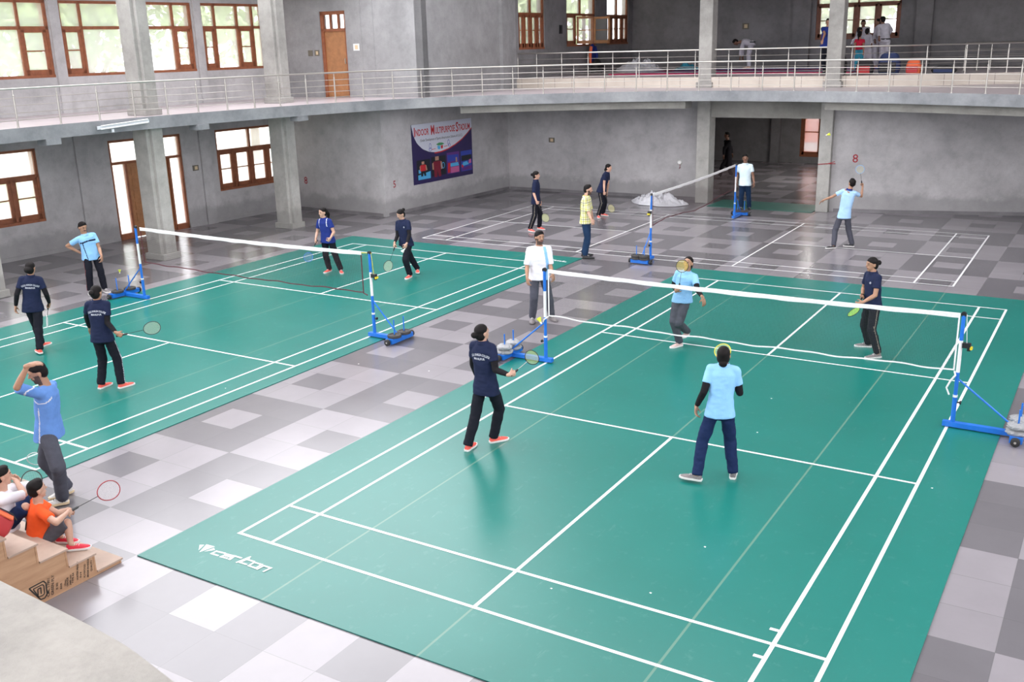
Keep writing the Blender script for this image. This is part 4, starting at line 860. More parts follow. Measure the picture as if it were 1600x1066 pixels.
MB().tube([A_.lerp(B_, .3) + upb * .12 + sd * .02, A_.lerp(B_, .22) + upb * .2, A_.lerp(B_, .12) + upb * .19 - sd * .03, A_.lerp(B_, .1) + upb * .1 - sd * .05], .016, 7).build('carry_loop', M['darkbag'], t, True)
MB().cone(A_.lerp(B_, .02) + upb * .05, .07, A_.lerp(B_, .3) + upb * .10, .05).build('black_flap', M['darkbag'], t, True)

# ------------------------------------------------------------ outside: ground and trees
e = MB(); e.add([V(-60, -40, -.05), V(-16.9, -40, -.05), V(-16.9, 60, -.05), V(-60, 60, -.05)], [(0, 1, 2, 3)]); e.add([V(-16.9, 35.2, -.05), V(40, 35.2, -.05), V(40, 80, -.05), V(-16.9, 80, -.05)], [(0, 1, 2, 3)]); e.add([V(3.2, 28.6, -.04), V(40, 28.6, -.04), V(40, 35.2, -.04), V(3.2, 35.2, -.04)], [(0, 1, 2, 3)])
tag(link('ground_outside', e.mesh('ground_outside', M['ground'])), kind='structure')
e = MB(); e.add([V(-50, -20, -.03), V(-24, -20, -.03), V(-26, 18, -.03), V(-50, 18, -.03)], [(0, 1, 2, 3)]); tag(link('grass_strip', e.mesh('grass_strip', M['grass'])), 'strip of green grass in the field outside the left windows', 'grass', kind='stuff')
t = thing('poster_stand', 'orange and white poster stand standing outside the lobby window', 'poster stand', (-3.1, 36.2, 0))
MB().box((-4.6, 36.15, .0), (-1.4, 36.25, 3.0)).build('poster', M['bagorange'], t)
for z_ in (.35, 2.25): MB().box((-4.5, 36.12, z_), (-1.5, 36.15, z_ + .35)).build('pale_strip', M['whitepaint'], t, label='white strip')
for z_ in (1.0, 1.7): MB().tube([V(-2.9 + .22 * cos(a_), 36.12, z_ + .2 * sin(a_)) for a_ in [2 * pi * j / 16 for j in range(16)]], .03, 6, closed=True).build('emblem', M['bmaroon'], t)
def tree(x, y, h, r, label, mat='leaf', n=2600, seedn=0, z0=None):
    rnd = random.Random(seedn * 17 + 3); t = thing('leafy_tree', label, 'tree', (x, y, -.05), 'trees outside the windows'); blobs = [(V(x + rnd.uniform(-r, r) * .6, y + rnd.uniform(-r, r) * .7, h * rnd.uniform(.38, .92)), r * rnd.uniform(.35, .6)) for _ in range(12)]
    mb = MB()
    for k in range(n):
        c, rr = blobs[k % len(blobs)]; a, b2 = rnd.uniform(0, 2 * pi), rnd.uniform(-1, 1); q = rr * rnd.uniform(.6, 1.0); s_ = sqrt(1 - b2 * b2)
        p_ = c + V(s_ * cos(a), s_ * sin(a), b2 * .9) * q; u = Vector((rnd.uniform(-1, 1), rnd.uniform(-1, 1), rnd.uniform(-1, 1))).normalized(); w_ = u.orthogonal().normalized(); l = rnd.uniform(.16, .34)
        mb.add([p_ - u * l, p_ + w_ * l * .45, p_ + u * l, p_ - w_ * l * .45], [(0, 1, 2, 3)])
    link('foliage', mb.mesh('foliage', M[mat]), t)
    tk = MB().tube([V(x, y, -.05), V(x + .1, y, h * .3), V(x, y + .1, h * .6)], [.22, .17, .1], 10)
    for k in range(6): tk.tube([V(x, y, h * .35), blobs[k][0]], [.09, .03], 6)
    tk.build('trunk', M['trunk'], t, True)
k = 0
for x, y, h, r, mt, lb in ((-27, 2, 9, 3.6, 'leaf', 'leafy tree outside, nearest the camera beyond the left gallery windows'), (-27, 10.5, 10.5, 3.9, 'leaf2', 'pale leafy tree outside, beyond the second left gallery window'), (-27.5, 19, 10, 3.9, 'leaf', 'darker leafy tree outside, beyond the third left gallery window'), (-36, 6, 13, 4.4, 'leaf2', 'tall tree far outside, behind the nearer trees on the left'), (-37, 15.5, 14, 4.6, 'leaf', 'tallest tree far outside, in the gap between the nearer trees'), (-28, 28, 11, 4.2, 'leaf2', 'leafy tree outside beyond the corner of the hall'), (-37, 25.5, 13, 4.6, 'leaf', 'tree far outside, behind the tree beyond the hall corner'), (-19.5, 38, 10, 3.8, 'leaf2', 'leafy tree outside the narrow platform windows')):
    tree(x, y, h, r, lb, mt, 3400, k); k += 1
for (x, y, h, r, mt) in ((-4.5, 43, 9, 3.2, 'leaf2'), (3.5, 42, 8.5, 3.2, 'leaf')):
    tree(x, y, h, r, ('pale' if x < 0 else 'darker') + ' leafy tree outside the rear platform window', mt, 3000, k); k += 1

# ------------------------------------------------------------ people
def remesh(mb, mats, voxel, smooth=4, disp=0.0):
    me = mb.mesh('tmp', mats[0]); bm = bmesh.new(); bm.from_mesh(me); bmesh.ops.recalc_face_normals(bm, faces=bm.faces[:]); bm.to_mesh(me); bm.free()
    o = bpy.data.objects.new('tmp', me); COL.objects.link(o)
    r = o.modifiers.new('r', 'REMESH'); r.mode = 'VOXEL'; r.voxel_size = voxel; r.use_smooth_shade = True
    if smooth: k = o.modifiers.new('s', 'SMOOTH'); k.factor = .5; k.iterations = smooth
    dg = bpy.context.evaluated_depsgraph_get(); out = bpy.data.meshes.new_from_object(o.evaluated_get(dg)); bpy.data.objects.remove(o); bpy.data.meshes.remove(me)
    if disp:
        for v in out.vertices:
            p_ = v.co; q = noise.noise(Vector((p_.x * 8, p_.y * 8, p_.z * 11 + p_.x * 6))) + .6 * noise.noise(Vector((p_.x * 15, p_.y * 15, p_.z * 30 - p_.y * 9)))
            v.co = p_ + v.normal * (q * disp)
    out.materials.clear()
    for m_ in mats: out.materials.append(m_)
    out.polygons.foreach_set('use_smooth', [True] * len(out.polygons)); return out
def paint(me, fn):
    for p_ in me.polygons:
        i = fn(p_.center, p_.normal)
        if i: p_.material_index = i
def on_ray(px, target, L, far):
    """point on the view ray through px at distance L from target, farther or nearer solution"""
    d = ray(*px).normalized(); w = target - CP; b_ = d.dot(w); c = w.length_squared - L * L; disc = b_ * b_ - c
    return CP + d * (b_ + (0 if disc < 0 else sqrt(disc)) * (1 if far else -1))
AWAYS = {}
def rot(v, ax, a): return Matrix.Rotation(a, 3, ax) @ v
def ik(h, a, l1, l2, pole):
    d = a - h; L = min(d.length, (l1 + l2) * .998); u = d.normalized(); x = (l1 * l1 - l2 * l2 + L * L) / (2 * L); r = sqrt(max(0, l1 * l1 - x * x))
    pp_ = pole - u * pole.dot(u); pp_ = pp_.normalized() if pp_.length > 1e-4 else u.orthogonal(); return h + u * x + pp_ * r
def hand(mb, w, d, pn, side, k, curl):
    """palm and five fingers; d: along the hand, pn: palm side, side: towards the thumb"""
    d = d.normalized(); pn = (pn - d * pn.dot(d)).normalized(); side = (side - d * side.dot(d) - pn * side.dot(pn)).normalized(); K = k
    palm_c = w + d * .045 * K
    mb.cone(w - d * .02 * K, .024 * K, w + d * .015 * K, .026 * K); mb.ell(palm_c, .040 * K, .016 * K, .050 * K, side, pn, d, 14, 10)
    ks = [(-.030, .064, .030), (-.011, .075, .036), (.010, .078, .038), (.030, .072, .034)]
    for (sx, ln, l1) in ks:
        a = palm_c + side * sx * K + d * (.030 * K) ; dd = rot(d, side.cross(V(0, 0, 0)) if False else side, 0); t_ = 0; p0 = a; axis = side
        sgn = 1 if (Matrix.Rotation(.3, 3, axis) @ d).dot(pn) > 0 else -1
        for j, (lf, cl) in enumerate(((1.0, curl * .8), (.75, curl * 1.1), (.6, curl))):
            t_ += cl; dj = rot(d, axis, sgn * t_); p1 = p0 + dj * (l1 * lf) * K; mb.cone(p0, (.0092 - j * .0008) * K, p1, (.0085 - j * .0008) * K, 8); p0 = p1
    t0 = w + d * .022 * K + side * .030 * K + pn * .006 * K; dt = (d * .62 + side * .70 + pn * .35).normalized(); t1 = t0 + dt * .036 * K; dt2 = (d * .85 + side * .25 + pn * (.3 + curl * .5)).normalized()
    mb.cone(t0 - dt * .012 * K, .013 * K, t1, .0105 * K, 9); mb.cone(t1, .0105 * K, t1 + dt2 * .028 * K, .008 * K, 8)
def shoe(parent, heel, toe, k, upper, sole_m, z, tilt=0.0, name='shoe'):
    f = toe - heel; f.z = 0; f.normalize(); f = (f * cos(tilt) + V(0, 0, 1) * sin(tilt)).normalized(); sd_ = V(-f.y, f.x, 0).normalized(); up = sd_.cross(f) * -1; up = up if up.z > 0 else -up
    sec = [(-.005, .026, .070), (.02, .036, .088), (.06, .036, .092), (.10, .037, .078), (.14, .043, .060), (.19, .045, .050), (.23, .038, .040), (.257, .020, .028)]
    rs = []; h0 = Vector((heel.x, heel.y, z)); k = k * 1.0
    for x, w_, h in sec: rs.append([h0 + f * x * k + sd_ * (cos(a) * w_ * k) + up * (.012 + (h - .012) * k * (sin(a) if sin(a) > 0 else 0)) for a in [2 * pi * j / 16 for j in range(16)]])
    o = MB().rings(rs).build(name, M[upper], parent, True); rs = []
    for x, w_, h in [(-.014, .022, .0)] + sec[1:-1] + [(.266, .016, 0)]: rs.append([h0 + f * x * k + sd_ * ((w_ + .004) * k * s_) + up * q for s_, q in ((-1, .0), (1, .0), (1.04, .024 * k), (-1.04, .024 * k))])
    MB().rings(rs).build('sole', M[sole_m], o)
    for j in range(3):
        MB().tube([h0 + f * (.09 + j * .022) * k + sd_ * .022 * k + up * (.073 - j * .008) * k, h0 + f * (.092 + j * .022) * k + up * (.088 - j * .009) * k, h0 + f * (.09 + j * .022) * k - sd_ * .022 * k + up * (.073 - j * .008) * k], .003, 5).build('lace', M['whitepaint' if upper not in ('whiteshoe', 'pinkshoe') else 'rubber'], o)
    return o
RACKS = {}
def racket(name_label, grip, hc, ncam=0.0, grip_m='black', frame_m='black', str_col=(.55, .62, .18), shaft_m='iron', tilt=0.0, L=.665, S=1.0):
    """grip: centre of the gripping hand, hc: centre of the head"""
    ax = (hc - grip).normalized(); v = (CP - hc).normalized(); n = (v - ax * v.dot(ax)).normalized(); n = rot(n, ax, tilt); sd_ = ax.cross(n)
    hc = grip + ax * (.455 * S); t = thing('badminton_racket', name_label, 'racket', tuple(grip))
    MB().tube([grip - ax * .075, grip - ax * .07, grip + ax * .085, grip + ax * .10], [.012, .0155, .014, .008], 8).build('grip', M[grip_m], t, True)
    MB().tube([grip + ax * .10, hc - ax * .125 * S], .0038, 8).build('shaft', M[shaft_m], t, True)
    P = [hc + sd_ * (.098 * S * sin(a) * (1 + .05 * cos(a))) + ax * (.125 * S * cos(a)) for a in [2 * pi * j / 36 for j in range(36)]]
    fr = MB().tube(P, .0052, 7, closed=True); fr.build('head_frame', M[frame_m], t, True)
    nm = 'strings_%02d%02d%02d' % tuple(int(c * 99) for c in str_col)
    if nm not in M: M[nm] = plain(nm, str_col, .5)
    g = MB(); rr = .0011
    for k in range(-11, 12):
        x = k * .0082 * S; h = .122 * S * sqrt(max(0, 1 - (x / (.097 * S)) ** 2))
        if h > .01: g.tube([hc + sd_ * x - ax * h, hc + sd_ * x + ax * h], rr, 3, cap=False)
    for k in range(-13, 14):
        y = k * .009 * S; w_ = .096 * S * sqrt(max(0, 1 - (y / (.123 * S)) ** 2))
        if w_ > .01: g.tube([hc + ax * y - sd_ * w_, hc + ax * y + sd_ * w_], rr, 3, cap=False)
    g.build('strings', M[nm], t); return t
def project_text(s, size, target, c, R, U, mat, parent, arc=0.0, bold=.0012, sx=1.0):
    """lettering laid onto the cloth by casting each vertex at it"""
    me = text_mesh(s, size, 0, bold); bm = bmesh.new(); bm.from_mesh(me); bmesh.ops.triangulate(bm, faces=bm.faces[:]); bmesh.ops.subdivide_edges(bm, edges=[e_ for e_ in bm.edges if e_.calc_length() > size * .3], cuts=1); bm.to_mesh(me); bm.free()
    bm = bmesh.new(); bm.from_mesh(target); tree_ = BVHTree.FromBMesh(bm); bm.free(); Nn = R.cross(U).normalized(); ok = True
    for v in me.vertices:
        x, y = v.co.x * sx, v.co.y
        if arc: a = x / arc; x, y = (arc + y) * sin(a), (arc + y) * cos(a) - arc
        p_ = c + R * x + U * y; hit = tree_.ray_cast(p_ + Nn * .5, -Nn)
        v.co = (hit[0] + Nn * .004) if hit[0] is not None else p_
    me.materials.clear(); me.materials.append(M[mat]); return me
def person(label, org, base, hip, neck, head, phi, hphi, feet, arms, H=1.6, male=False, z0=0.0, hpitch=0.0, shirt='navy', pants='trackblack', skin='skinlight', hair='bun', shoes=('coral', 'sole'),
           sleeve='short', under=None, lean=0.0, knees=None, shirt_fn=None, shirt_mats=(), pants_fn=None, pants_mats=(), build=1.0, shorts=False, beard=0, back_text=False, gi=False, hipd=0.0, headd=None, vox=1.0, loose=1.0, trims=None, kameez=0.0, group=None, crest=False, Yat=None, crouch=0.0):
    ox, oy, sc = org; px = lambda u, v: (ox + u / sc, oy + v / sc); k = H / 1.63
    F = []
    for f_ in feet:
        hz = f_[4] if len(f_) > 4 else 0.0; F.append((floor_pt(*px(f_[0], f_[1]), z0 + hz), floor_pt(*px(f_[2], f_[3]), z0 + hz), hz))
    if base: P0 = floor_pt(*px(*base), z0)
    else: P0 = sum(((a + b_) / 2 for a, b_, _ in F), V(0, 0, 0)) / len(F); P0.z = z0
    if Yat:
        d_ = ray(*px(*(base or feet))); d_ = d_ * ((Yat - CP.y) / d_.y); P0 = V(CP.x + d_.x, Yat, z0)
    a = V(P0.x - CP.x, P0.y - CP.y, 0).normalized(); rt = V(a.y, -a.x, 0); up = V(0, 0, 1)
    if Yat:
        f0 = (-a * cos(radians(phi)) + rt * sin(radians(phi))).normalized(); l0 = V(-f0.y, f0.x, 0); F = [(P0 + l0 * .10 * k - f0 * .08 * k, P0 + l0 * .11 * k + f0 * .15 * k, 0), (P0 - l0 * .10 * k - f0 * .08 * k, P0 - l0 * .11 * k + f0 * .15 * k, 0)]
    def pp_(u, v, d=0.0):
        r_ = ray(*px(u, v)); t_ = ((P0 + a * d - CP).dot(a)) / r_.dot(a); return CP + r_ * t_
    fv = (-a * cos(radians(phi)) + rt * sin(radians(phi))).normalized(); Ls = V(-fv.y, fv.x, 0)
    hipc = pp_(*hip, hipd); nk = pp_(*neck, hipd + lean); hd = headd if headd is not None else lean; hc = pp_(*head, hipd + hd)
    hip0 = hipc.copy(); autohem = .03
    if len(F) == 2 and not shorts:
        best = None
        for h_, t2, hz in F:
            if hz > .06: continue
            fd = (t2 - h_); fd.z = 0; fd.normalize(); an = h_ + fd * .045 * k + up * .085 * k; R_ = (.805 * k) * (.992 - crouch)
            dx = V(an.x - hipc.x, an.y - hipc.y, 0).length; dx = max(0, dx - .04 * k); z_ = an.z + sqrt(max(.01, R_ * R_ - dx * dx)); best = z_ if best is None else min(best, z_)
        if best and best > hipc.z: autohem = (best - hipc.z) - .035; hipc.z = best
    hf0 = (-a * cos(radians(hphi)) + rt * sin(radians(hphi))); pr = radians(hpitch); hf = (hf0 * cos(pr) + up * sin(pr)).normalized(); hL = V(-hf0.y, hf0.x, 0); hu = (hf.cross(hL)).normalized()
    hu = hu if hu.z > 0 else -hu
    tu = (nk - hipc).normalized(); Lsp = (Ls - tu * Ls.dot(tu)).normalized(); fp = Lsp.cross(tu); fp = fp if fp.dot(fv) > 0 else -fp
    sw = (.162 if male else .143) * k * build; hw = .078 * k
    sh = {'L': nk - tu * .070 * k + Lsp * sw, 'R': nk - tu * .070 * k - Lsp * sw}; hj = {'L': hipc + Ls * hw, 'R': hipc - Ls * hw}
    t = thing('person', label, 'person', (P0.x, P0.y, z0), group)
    # limbs
    kh = k if H > 1.45 else max(k, .90); J = {}; UA, FA, TH, SH = .285 * k, .25 * k, .41 * k, .395 * k
    for sdn in 'LR':
        ar = arms.get(sdn) if arms else None
        if ar is None: e_ = sh[sdn] + (-tu * .97 + Lsp * (.18 if sdn == 'L' else -.18)).normalized() * UA; w_ = e_ + (-up + fv * .25).normalized() * FA; J[sdn] = [sh[sdn], e_, w_, None]; continue
        e_ = on_ray(px(ar[0], ar[1]), sh[sdn], UA, ar[2]); w_ = on_ray(px(ar[3], ar[4]), e_, FA, ar[5]); J[sdn] = [sh[sdn], sh[sdn] + (e_ - sh[sdn]).normalized() * UA, None, ar]
        e_ = J[sdn][1]; w_ = e_ + (w_ - e_).normalized() * FA; J[sdn][2] = w_
    # feet: decide which foot belongs to which side
    if len(F) == 2:
        m0 = (F[0][0] + F[0][1]) / 2; m1 = (F[1][0] + F[1][1]) / 2; o_ = (m0 - m1).dot(Ls); FF_ = {'L': F[0], 'R': F[1]} if o_ > 0 else {'L': F[1], 'R': F[0]}
        if knees and knees.get('swap'): FF_ = {'L': FF_['R'], 'R': FF_['L']}
    else: FF_ = {}
    K_ = {}; A_n = {}
    for sdn in 'LR':
        if sdn in FF_:
            h_, t2, hz = FF_[sdn]; fd = (t2 - h_); fd.z = 0; fd.normalize(); an = h_ + fd * .045 * k + up * .085 * k
            if knees and sdn in knees: kn = on_ray(px(*knees[sdn][:2]), hj[sdn], TH, knees[sdn][2])
            else:
                tot = (an - hj[sdn]).length; s_ = max(1.0, tot / (TH + SH) * 1.004); kn = ik(hj[sdn], an, TH * s_, SH * s_, (fv + fd * .7))
            K_[sdn] = kn; A_n[sdn] = an
    # ------- body (one continuous surface)
    b_ = MB(); fs = 1.06 if male else 1.0
    b_.ell(hc + hu * .022 * kh - hf * .004 * kh, .074 * kh * fs, .093 * kh, .088 * kh, hL, hf, hu, 22, 16); b_.ell(hc - hu * .038 * kh + hf * .016 * kh, .056 * kh * fs, .066 * kh, .070 * kh, hL, hf, hu, 18, 12)
    b_.ell(hc - hu * .092 * kh + hf * .052 * kh, .024 * kh, .022 * kh, .020 * kh, hL, hf, hu, 10, 8)
    nz = hc + hf * .088 * kh - hu * .018 * kh; b_.cone(nz + hu * .028 * kh - hf * .006 * kh, .008 * kh, nz + hf * .010 * kh, .0125 * kh, 8); b_.cone(nz + hL * .008 * kh, .008 * kh, nz - hL * .008 * kh, .008 * kh, 8)
    b_.cone(nz - hu * .030 * kh - hf * .008 * kh + hL * .018 * kh, .0065 * kh, nz - hu * .030 * kh - hf * .008 * kh - hL * .018 * kh, .0065 * kh, 8)
    for s_ in (-1, 1):
        b_.ell(hc + hL * s_ * .074 * kh * fs - hu * .01 * kh - hf * .008 * kh, .010 * kh, .018 * kh, .030 * kh, hL, hf, hu, 10, 8); b_.ell(hc + hf * .076 * kh + hu * .024 * kh + hL * s_ * .030 * kh, .018 * kh, .010 * kh, .007 * kh, hL, hf, hu, 10, 6)
    nb = nk - tu * .04 * k; b_.cone(hc - hu * .05 * k - hf * .012 * k, .052 * k * fs, nb, .056 * k * fs, 16)
    b_.ell(nk - tu * .12 * k, sw * .82, .085 * k, .13 * k, Lsp, fp, tu); b_.ell(nk.lerp(hipc, .6), .105 * k, .075 * k, .22 * k, Lsp, fp, tu); b_.ell(hipc, .125 * k, .085 * k, .11 * k, Ls, fv, up)
    for sdn in 'LR':
        s0_, e_, w_, ar = J[sdn]; b_.cone(s0_, .045 * k * build, e_, .036 * k * build); b_.cone(e_, .036 * k * build, e_.lerp(w_, .35), .036 * k * build); b_.cone(e_.lerp(w_, .35), .036 * k * build, w_, .023 * k)
        b_.cone(nk - tu * .05 * k, .06 * k, s0_, .045 * k)
        hd_ = (w_ - e_).normalized(); curl = .35
        if ar and len(ar) > 6 and ar[6]: hp = on_ray(px(ar[6][0], ar[6][1]), w_, .085 * k, ar[6][2]); hd_ = (hp - w_).normalized()
        if ar and len(ar) > 7 and ar[7]: curl = ar[7]
        pn = (nk.lerp(hipc, .6) - w_); thumb = fv + up * .15
        hand(b_, w_, hd_, pn, thumb if abs(hd_.dot(fv)) < .85 else up, k, curl); J[sdn].append(hd_); J[sdn].append((pn - hd_ * pn.dot(hd_)).normalized())
    for sdn in K_:
        kn, an = K_[sdn], A_n[sdn]; f = .062 if not shorts else .068
        b_.cone(hj[sdn], .070 * k, kn, .048 * k); b_.cone(kn, .050 * k, kn.lerp(an, .35), .050 * k); b_.cone(kn.lerp(an, .35), .050 * k, an, .031 * k); fd = (FF_[sdn][1] - FF_[sdn][0]); fd.z = 0; fd.normalize(); b_.cone(an, .031 * k, an + fd * .08 * k - up * .05 * k, .026 * k)
    def face(c, n_):
        q = c - hc
        if q.length > .16 * kh: return 0
        x, y, z_ = q.dot(hL) / kh, q.dot(hf) / kh, q.dot(hu) / kh
        if y > .05:
            if ((abs(x) - .030) / .0115) ** 2 + ((z_ - .009) / .0055) ** 2 < 1: return 1
            if ((abs(x) - .030) / .018) ** 2 + ((z_ - .033 + abs(abs(x) - .03) * .1) / .0034) ** 2 < 1: return 4
            if (x / .024) ** 2 + ((z_ + .050) / .0085) ** 2 < 1: return 2
            if beard and (x / .030) ** 2 + ((z_ + .037) / .009) ** 2 < 1: return 3
        if beard > 1 and z_ < -.048 and y > .0 and z_ > -.125: return 3
        if beard > 1 and z_ < -.012 and abs(x) > .048 and 0 < y < .07 and z_ > -.12: return 3
        return 0
    bm_ = remesh(b_, [M[skin], M['eye'], M['lip'], M['beard'], M['hair']], .0075 * vox * max(k, .8), 2); paint(bm_, face); link('body', bm_, t)
    # ------- hair
    if hair:
        h = MB()
        if hair == 'short':
            h.ell(hc + hu * .045 * kh - hf * .012 * kh, .078 * kh * fs, .0915 * kh, .078 * kh, hL, hf, hu, 20, 14); h.ell(hc + hu * .0 * kh - hf * .046 * kh, .073 * kh * fs, .060 * kh, .075 * kh, hL, hf, hu, 18, 12)
            h.ell(hc + hu * .098 * kh + hf * .020 * kh, .055 * kh, .052 * kh, .026 * kh, hL, hf, hu)
        else:
            h.ell(hc + hu * .040 * kh - hf * .010 * kh, .079 * kh, .092 * kh, .082 * kh, hL, hf, hu, 20, 14); h.ell(hc - hu * .012 * kh - hf * .044 * kh, .076 * kh, .064 * kh, .085 * kh, hL, hf, hu, 18, 12)
            if hair == 'bun': h.ell(hc - hf * .125 * kh + hu * .02 * kh, .042 * kh, .036 * kh, .042 * kh, hL, hf, hu)
            if hair == 'highbun': h.ell(hc - hf * .110 * kh + hu * .065 * kh, .043 * kh, .038 * kh, .040 * kh, hL, hf, hu)
            if hair == 'lowbun': h.ell(hc - hf * .095 * kh - hu * .055 * kh, .050 * kh, .040 * kh, .042 * kh, hL, hf, hu)
            if hair == 'net': h.ell(hc - hf * .085 * kh - hu * .01 * kh, .070 * kh, .075 * kh, .062 * kh, hL, hf, hu)
            if hair == 'ponytail': h.cone(hc - hf * .10 * kh + hu * .03 * kh, .030 * kh, hc - hf * .15 * kh - hu * .06 * kh, .036 * kh); h.cone(hc - hf * .15 * kh - hu * .06 * kh, .036 * kh, hc - hf * .13 * kh - hu * .20 * kh, .014 * kh)
        link('hair', remesh(h, [M['hair']], .0085 * vox * max(k, .8), 1, .003), t)
    # ------- shirt
    S = MB(); B = build; mw = 1.10 if male else 1.0; hem = (max(.075 * k, min(autohem, .16 * k)) if kameez == 0 else kameez * k); rs = []
    def ring(c, X, Y, rx, ry, n=26): return [c + X * (rx * (abs(cos(t_)) ** .85) * (1 if cos(t_) > 0 else -1)) + Y * (ry * (abs(sin(t_)) ** .85) * (1 if sin(t_) > 0 else -1)) for t_ in [2 * pi * j / n for j in range(n)]]
    prof = [(-hem / k, .188, .138, 0), (-.03, .178, .132, 0), (.28, .143 * mw, .108, 1), (.55, .150 * mw, .112, 1), (.78, .158 * mw, .104, 1), (.90, .120 * mw, .082, 1), (.975, .068, .064, 1)]
    Lt = (nk - hipc).length
    for f, rx, ry, isf in prof:
        if isf: c = hipc + tu * (Lt * f)
        else: c = hipc + up * (f * k) * (1 if gi or kameez == 0 else 1)
        rs.append(ring(c, Lsp if isf else Ls, fp if isf else fv, rx * k * B * loose * (1.12 if gi else 1), ry * k * B * loose * (1.1 if gi else 1)))
    if kameez: rs[0] = ring(hipc - up * hem, Ls, fv, .20 * k, .15 * k)
    S.rings(rs); S.ell(nk - tu * .035 * k, .068 * k * fs, .064 * k * fs, .032 * k, Lsp, fp, tu)
    sl = {'short': .62, 'elbow': .95, 'long': 1.0, 'cap': .5}[sleeve]
    for sdn in 'LR':
        s0_, e_, w_ = J[sdn][:3]; q = s0_.lerp(e_, sl); S.cone(nk.lerp(s0_, .45) - tu * .02 * k, .052 * k * B, s0_, .056 * k * B); S.cone(s0_, .057 * k * B, q, .060 * k * B * (1.08 if gi else 1), 14, round1=(sleeve == 'long'))
        if sleeve == 'long': wq = e_.lerp(w_, .80 if gi else .93); S.cone(e_, .058 * k * (1.1 if gi else 1), wq, .046 * k * (1.35 if gi else .9), 14, round1=False)
    sm_ = remesh(S, [M[shirt]] + [M[x] for x in shirt_mats], .0115 * vox, 3, .0065)
    info = dict(nk=nk, hip=hipc, tu=tu, L=Lsp, f=fp, k=k, J=J, sh=sh, hipf=fv, Ls=Ls, K=K_, A=A_n, hj=hj, up=up)
    if shirt_fn: paint(sm_, lambda c, n_: shirt_fn(c, n_, info))
    so_ = None
    texts = []
    if back_text:
        R_ = -Lsp if True else Lsp; cB = nk - tu * .165 * k; Rr = Lsp if False else (Lsp * (1 if (Lsp.cross(tu)).dot(-fp) > 0 else -1))
        texts.append(project_text('S.G.G.S. KHALSA COLLEGE', .042 * k, sm_, cB, Rr, tu, 'labelwhite', t, .26 * k, .0008, .58)); texts.append(project_text('MAHILPUR', .040 * k, sm_, cB - tu * .055 * k, Rr, tu, 'labelwhite', t, 0, .0008, .85))
    if crest:
        Rr = Lsp * (1 if (Lsp.cross(tu)).dot(fp) > 0 else -1); texts.append(project_text('o', .07 * k, sm_, nk - tu * .17 * k + Lsp * .075 * k, Rr, tu, 'labelwhite', t, 0, .001, .8))
    so_ = link('shirt', sm_, t)
    for tm in texts: link('lettering', tm, so_)
    if trims == 'collar' or trims == 'collarblue':
        C_ = MB(); n = 20; cc = nk - tu * .012 * k; C_.rings([[cc + tu * z_ * k + Lsp * (r_ * k * fs * cos(t_)) + fp * (r_ * k * fs * sin(t_)) for t_ in [2 * pi * j / n for j in range(n)]] for z_, r_ in ((.022, .060), (.026, .066), (-.012, .082), (-.016, .078))], cap=False)
        C_.build('collar', M['royal' if trims == 'collarblue' else shirt], so_, True)
    if under:
        for sdn in 'LR':
            s0_, e_, w_ = J[sdn][:3]; U_ = MB(); q = s0_.lerp(e_, sl - .1); w2 = e_.lerp(w_, under); U_.cone(q, .050 * k, e_, .044 * k, 14); U_.cone(e_, .044 * k, e_.lerp(w2, .4), .042 * k, 14); U_.cone(e_.lerp(w2, .4), .042 * k, w2, .031 * k, 14, round1=False); link('under_sleeve', remesh(U_, [M['black_sleeve']], .010 * vox, 2, .002), t)
    if gi:
        c = hipc + up * .04 * k; MB().rings([ring(c + up * z_, Ls, fv, .172 * k * 1.1, .125 * k * 1.12) for z_ in (-.02, .02)]).build('belt', M['black'], t, True)
    # ------- trousers
    if K_:
        T_ = MB(); T_.rings([ring(hipc + up * .07 * k, Ls, fv, .120 * k * B, .088 * k * B), ring(hipc + up * .0, Ls, fv, .145 * k * B, .105 * k * B), ring(hipc - up * .055 * k, Ls, fv, .152 * k * B, .105 * k * B), ring(hipc - up * .11 * k, Ls, fv, .12 * k, .08 * k)])
        wd = {'trackblack': 1.0}.get(pants, 1.0) * (1.18 if gi else 1.0) * loose
        for sdn in K_:
            kn, an = K_[sdn], A_n[sdn]; T_.cone(hj[sdn], .088 * k * wd, kn, .074 * k * wd * (1.15 if shorts else 1), 16, round1=not shorts)
            if not shorts:
                cf = kn.lerp(an, 1.02); T_.cone(kn, .074 * k * wd, kn.lerp(cf, .45), .070 * k * wd, 16); T_.cone(kn.lerp(cf, .45), .070 * k * wd, cf, .063 * k * wd, 16, round1=False)
        tm = remesh(T_, [M[pants]] + [M[x] for x in pants_mats], .0125 * vox, 3, .008)
        if pants_fn: paint(tm, lambda c, n_: pants_fn(c, n_, info))
        link('trousers' if not shorts else 'shorts', tm, t)
        for sdn in K_:
            h_, t2, hz = FF_[sdn]; shoe(t, h_, t2, k, shoes[0], shoes[1], z0 + hz + (.0135 if z0 == 0 else .002), (knees or {}).get('tilt' + sdn, 0.0) if knees else 0.0)
            if shorts: continue
    info['t'] = t; info['px'] = px; info['hc'] = hc; info['a'] = a
    return info
def grip_of(info, sdn, f=.075): 
    J = info['J'][sdn]; return J[2] + J[4] * (f * info['k']) + J[5] * (.024 * info['k'])
def give_racket(info, sdn, head_px, far, label, **kw):
    g = grip_of(info, sdn); hc = on_ray(info['px'](*head_px), g, .455, far); return racket(label, g, hc, **kw)
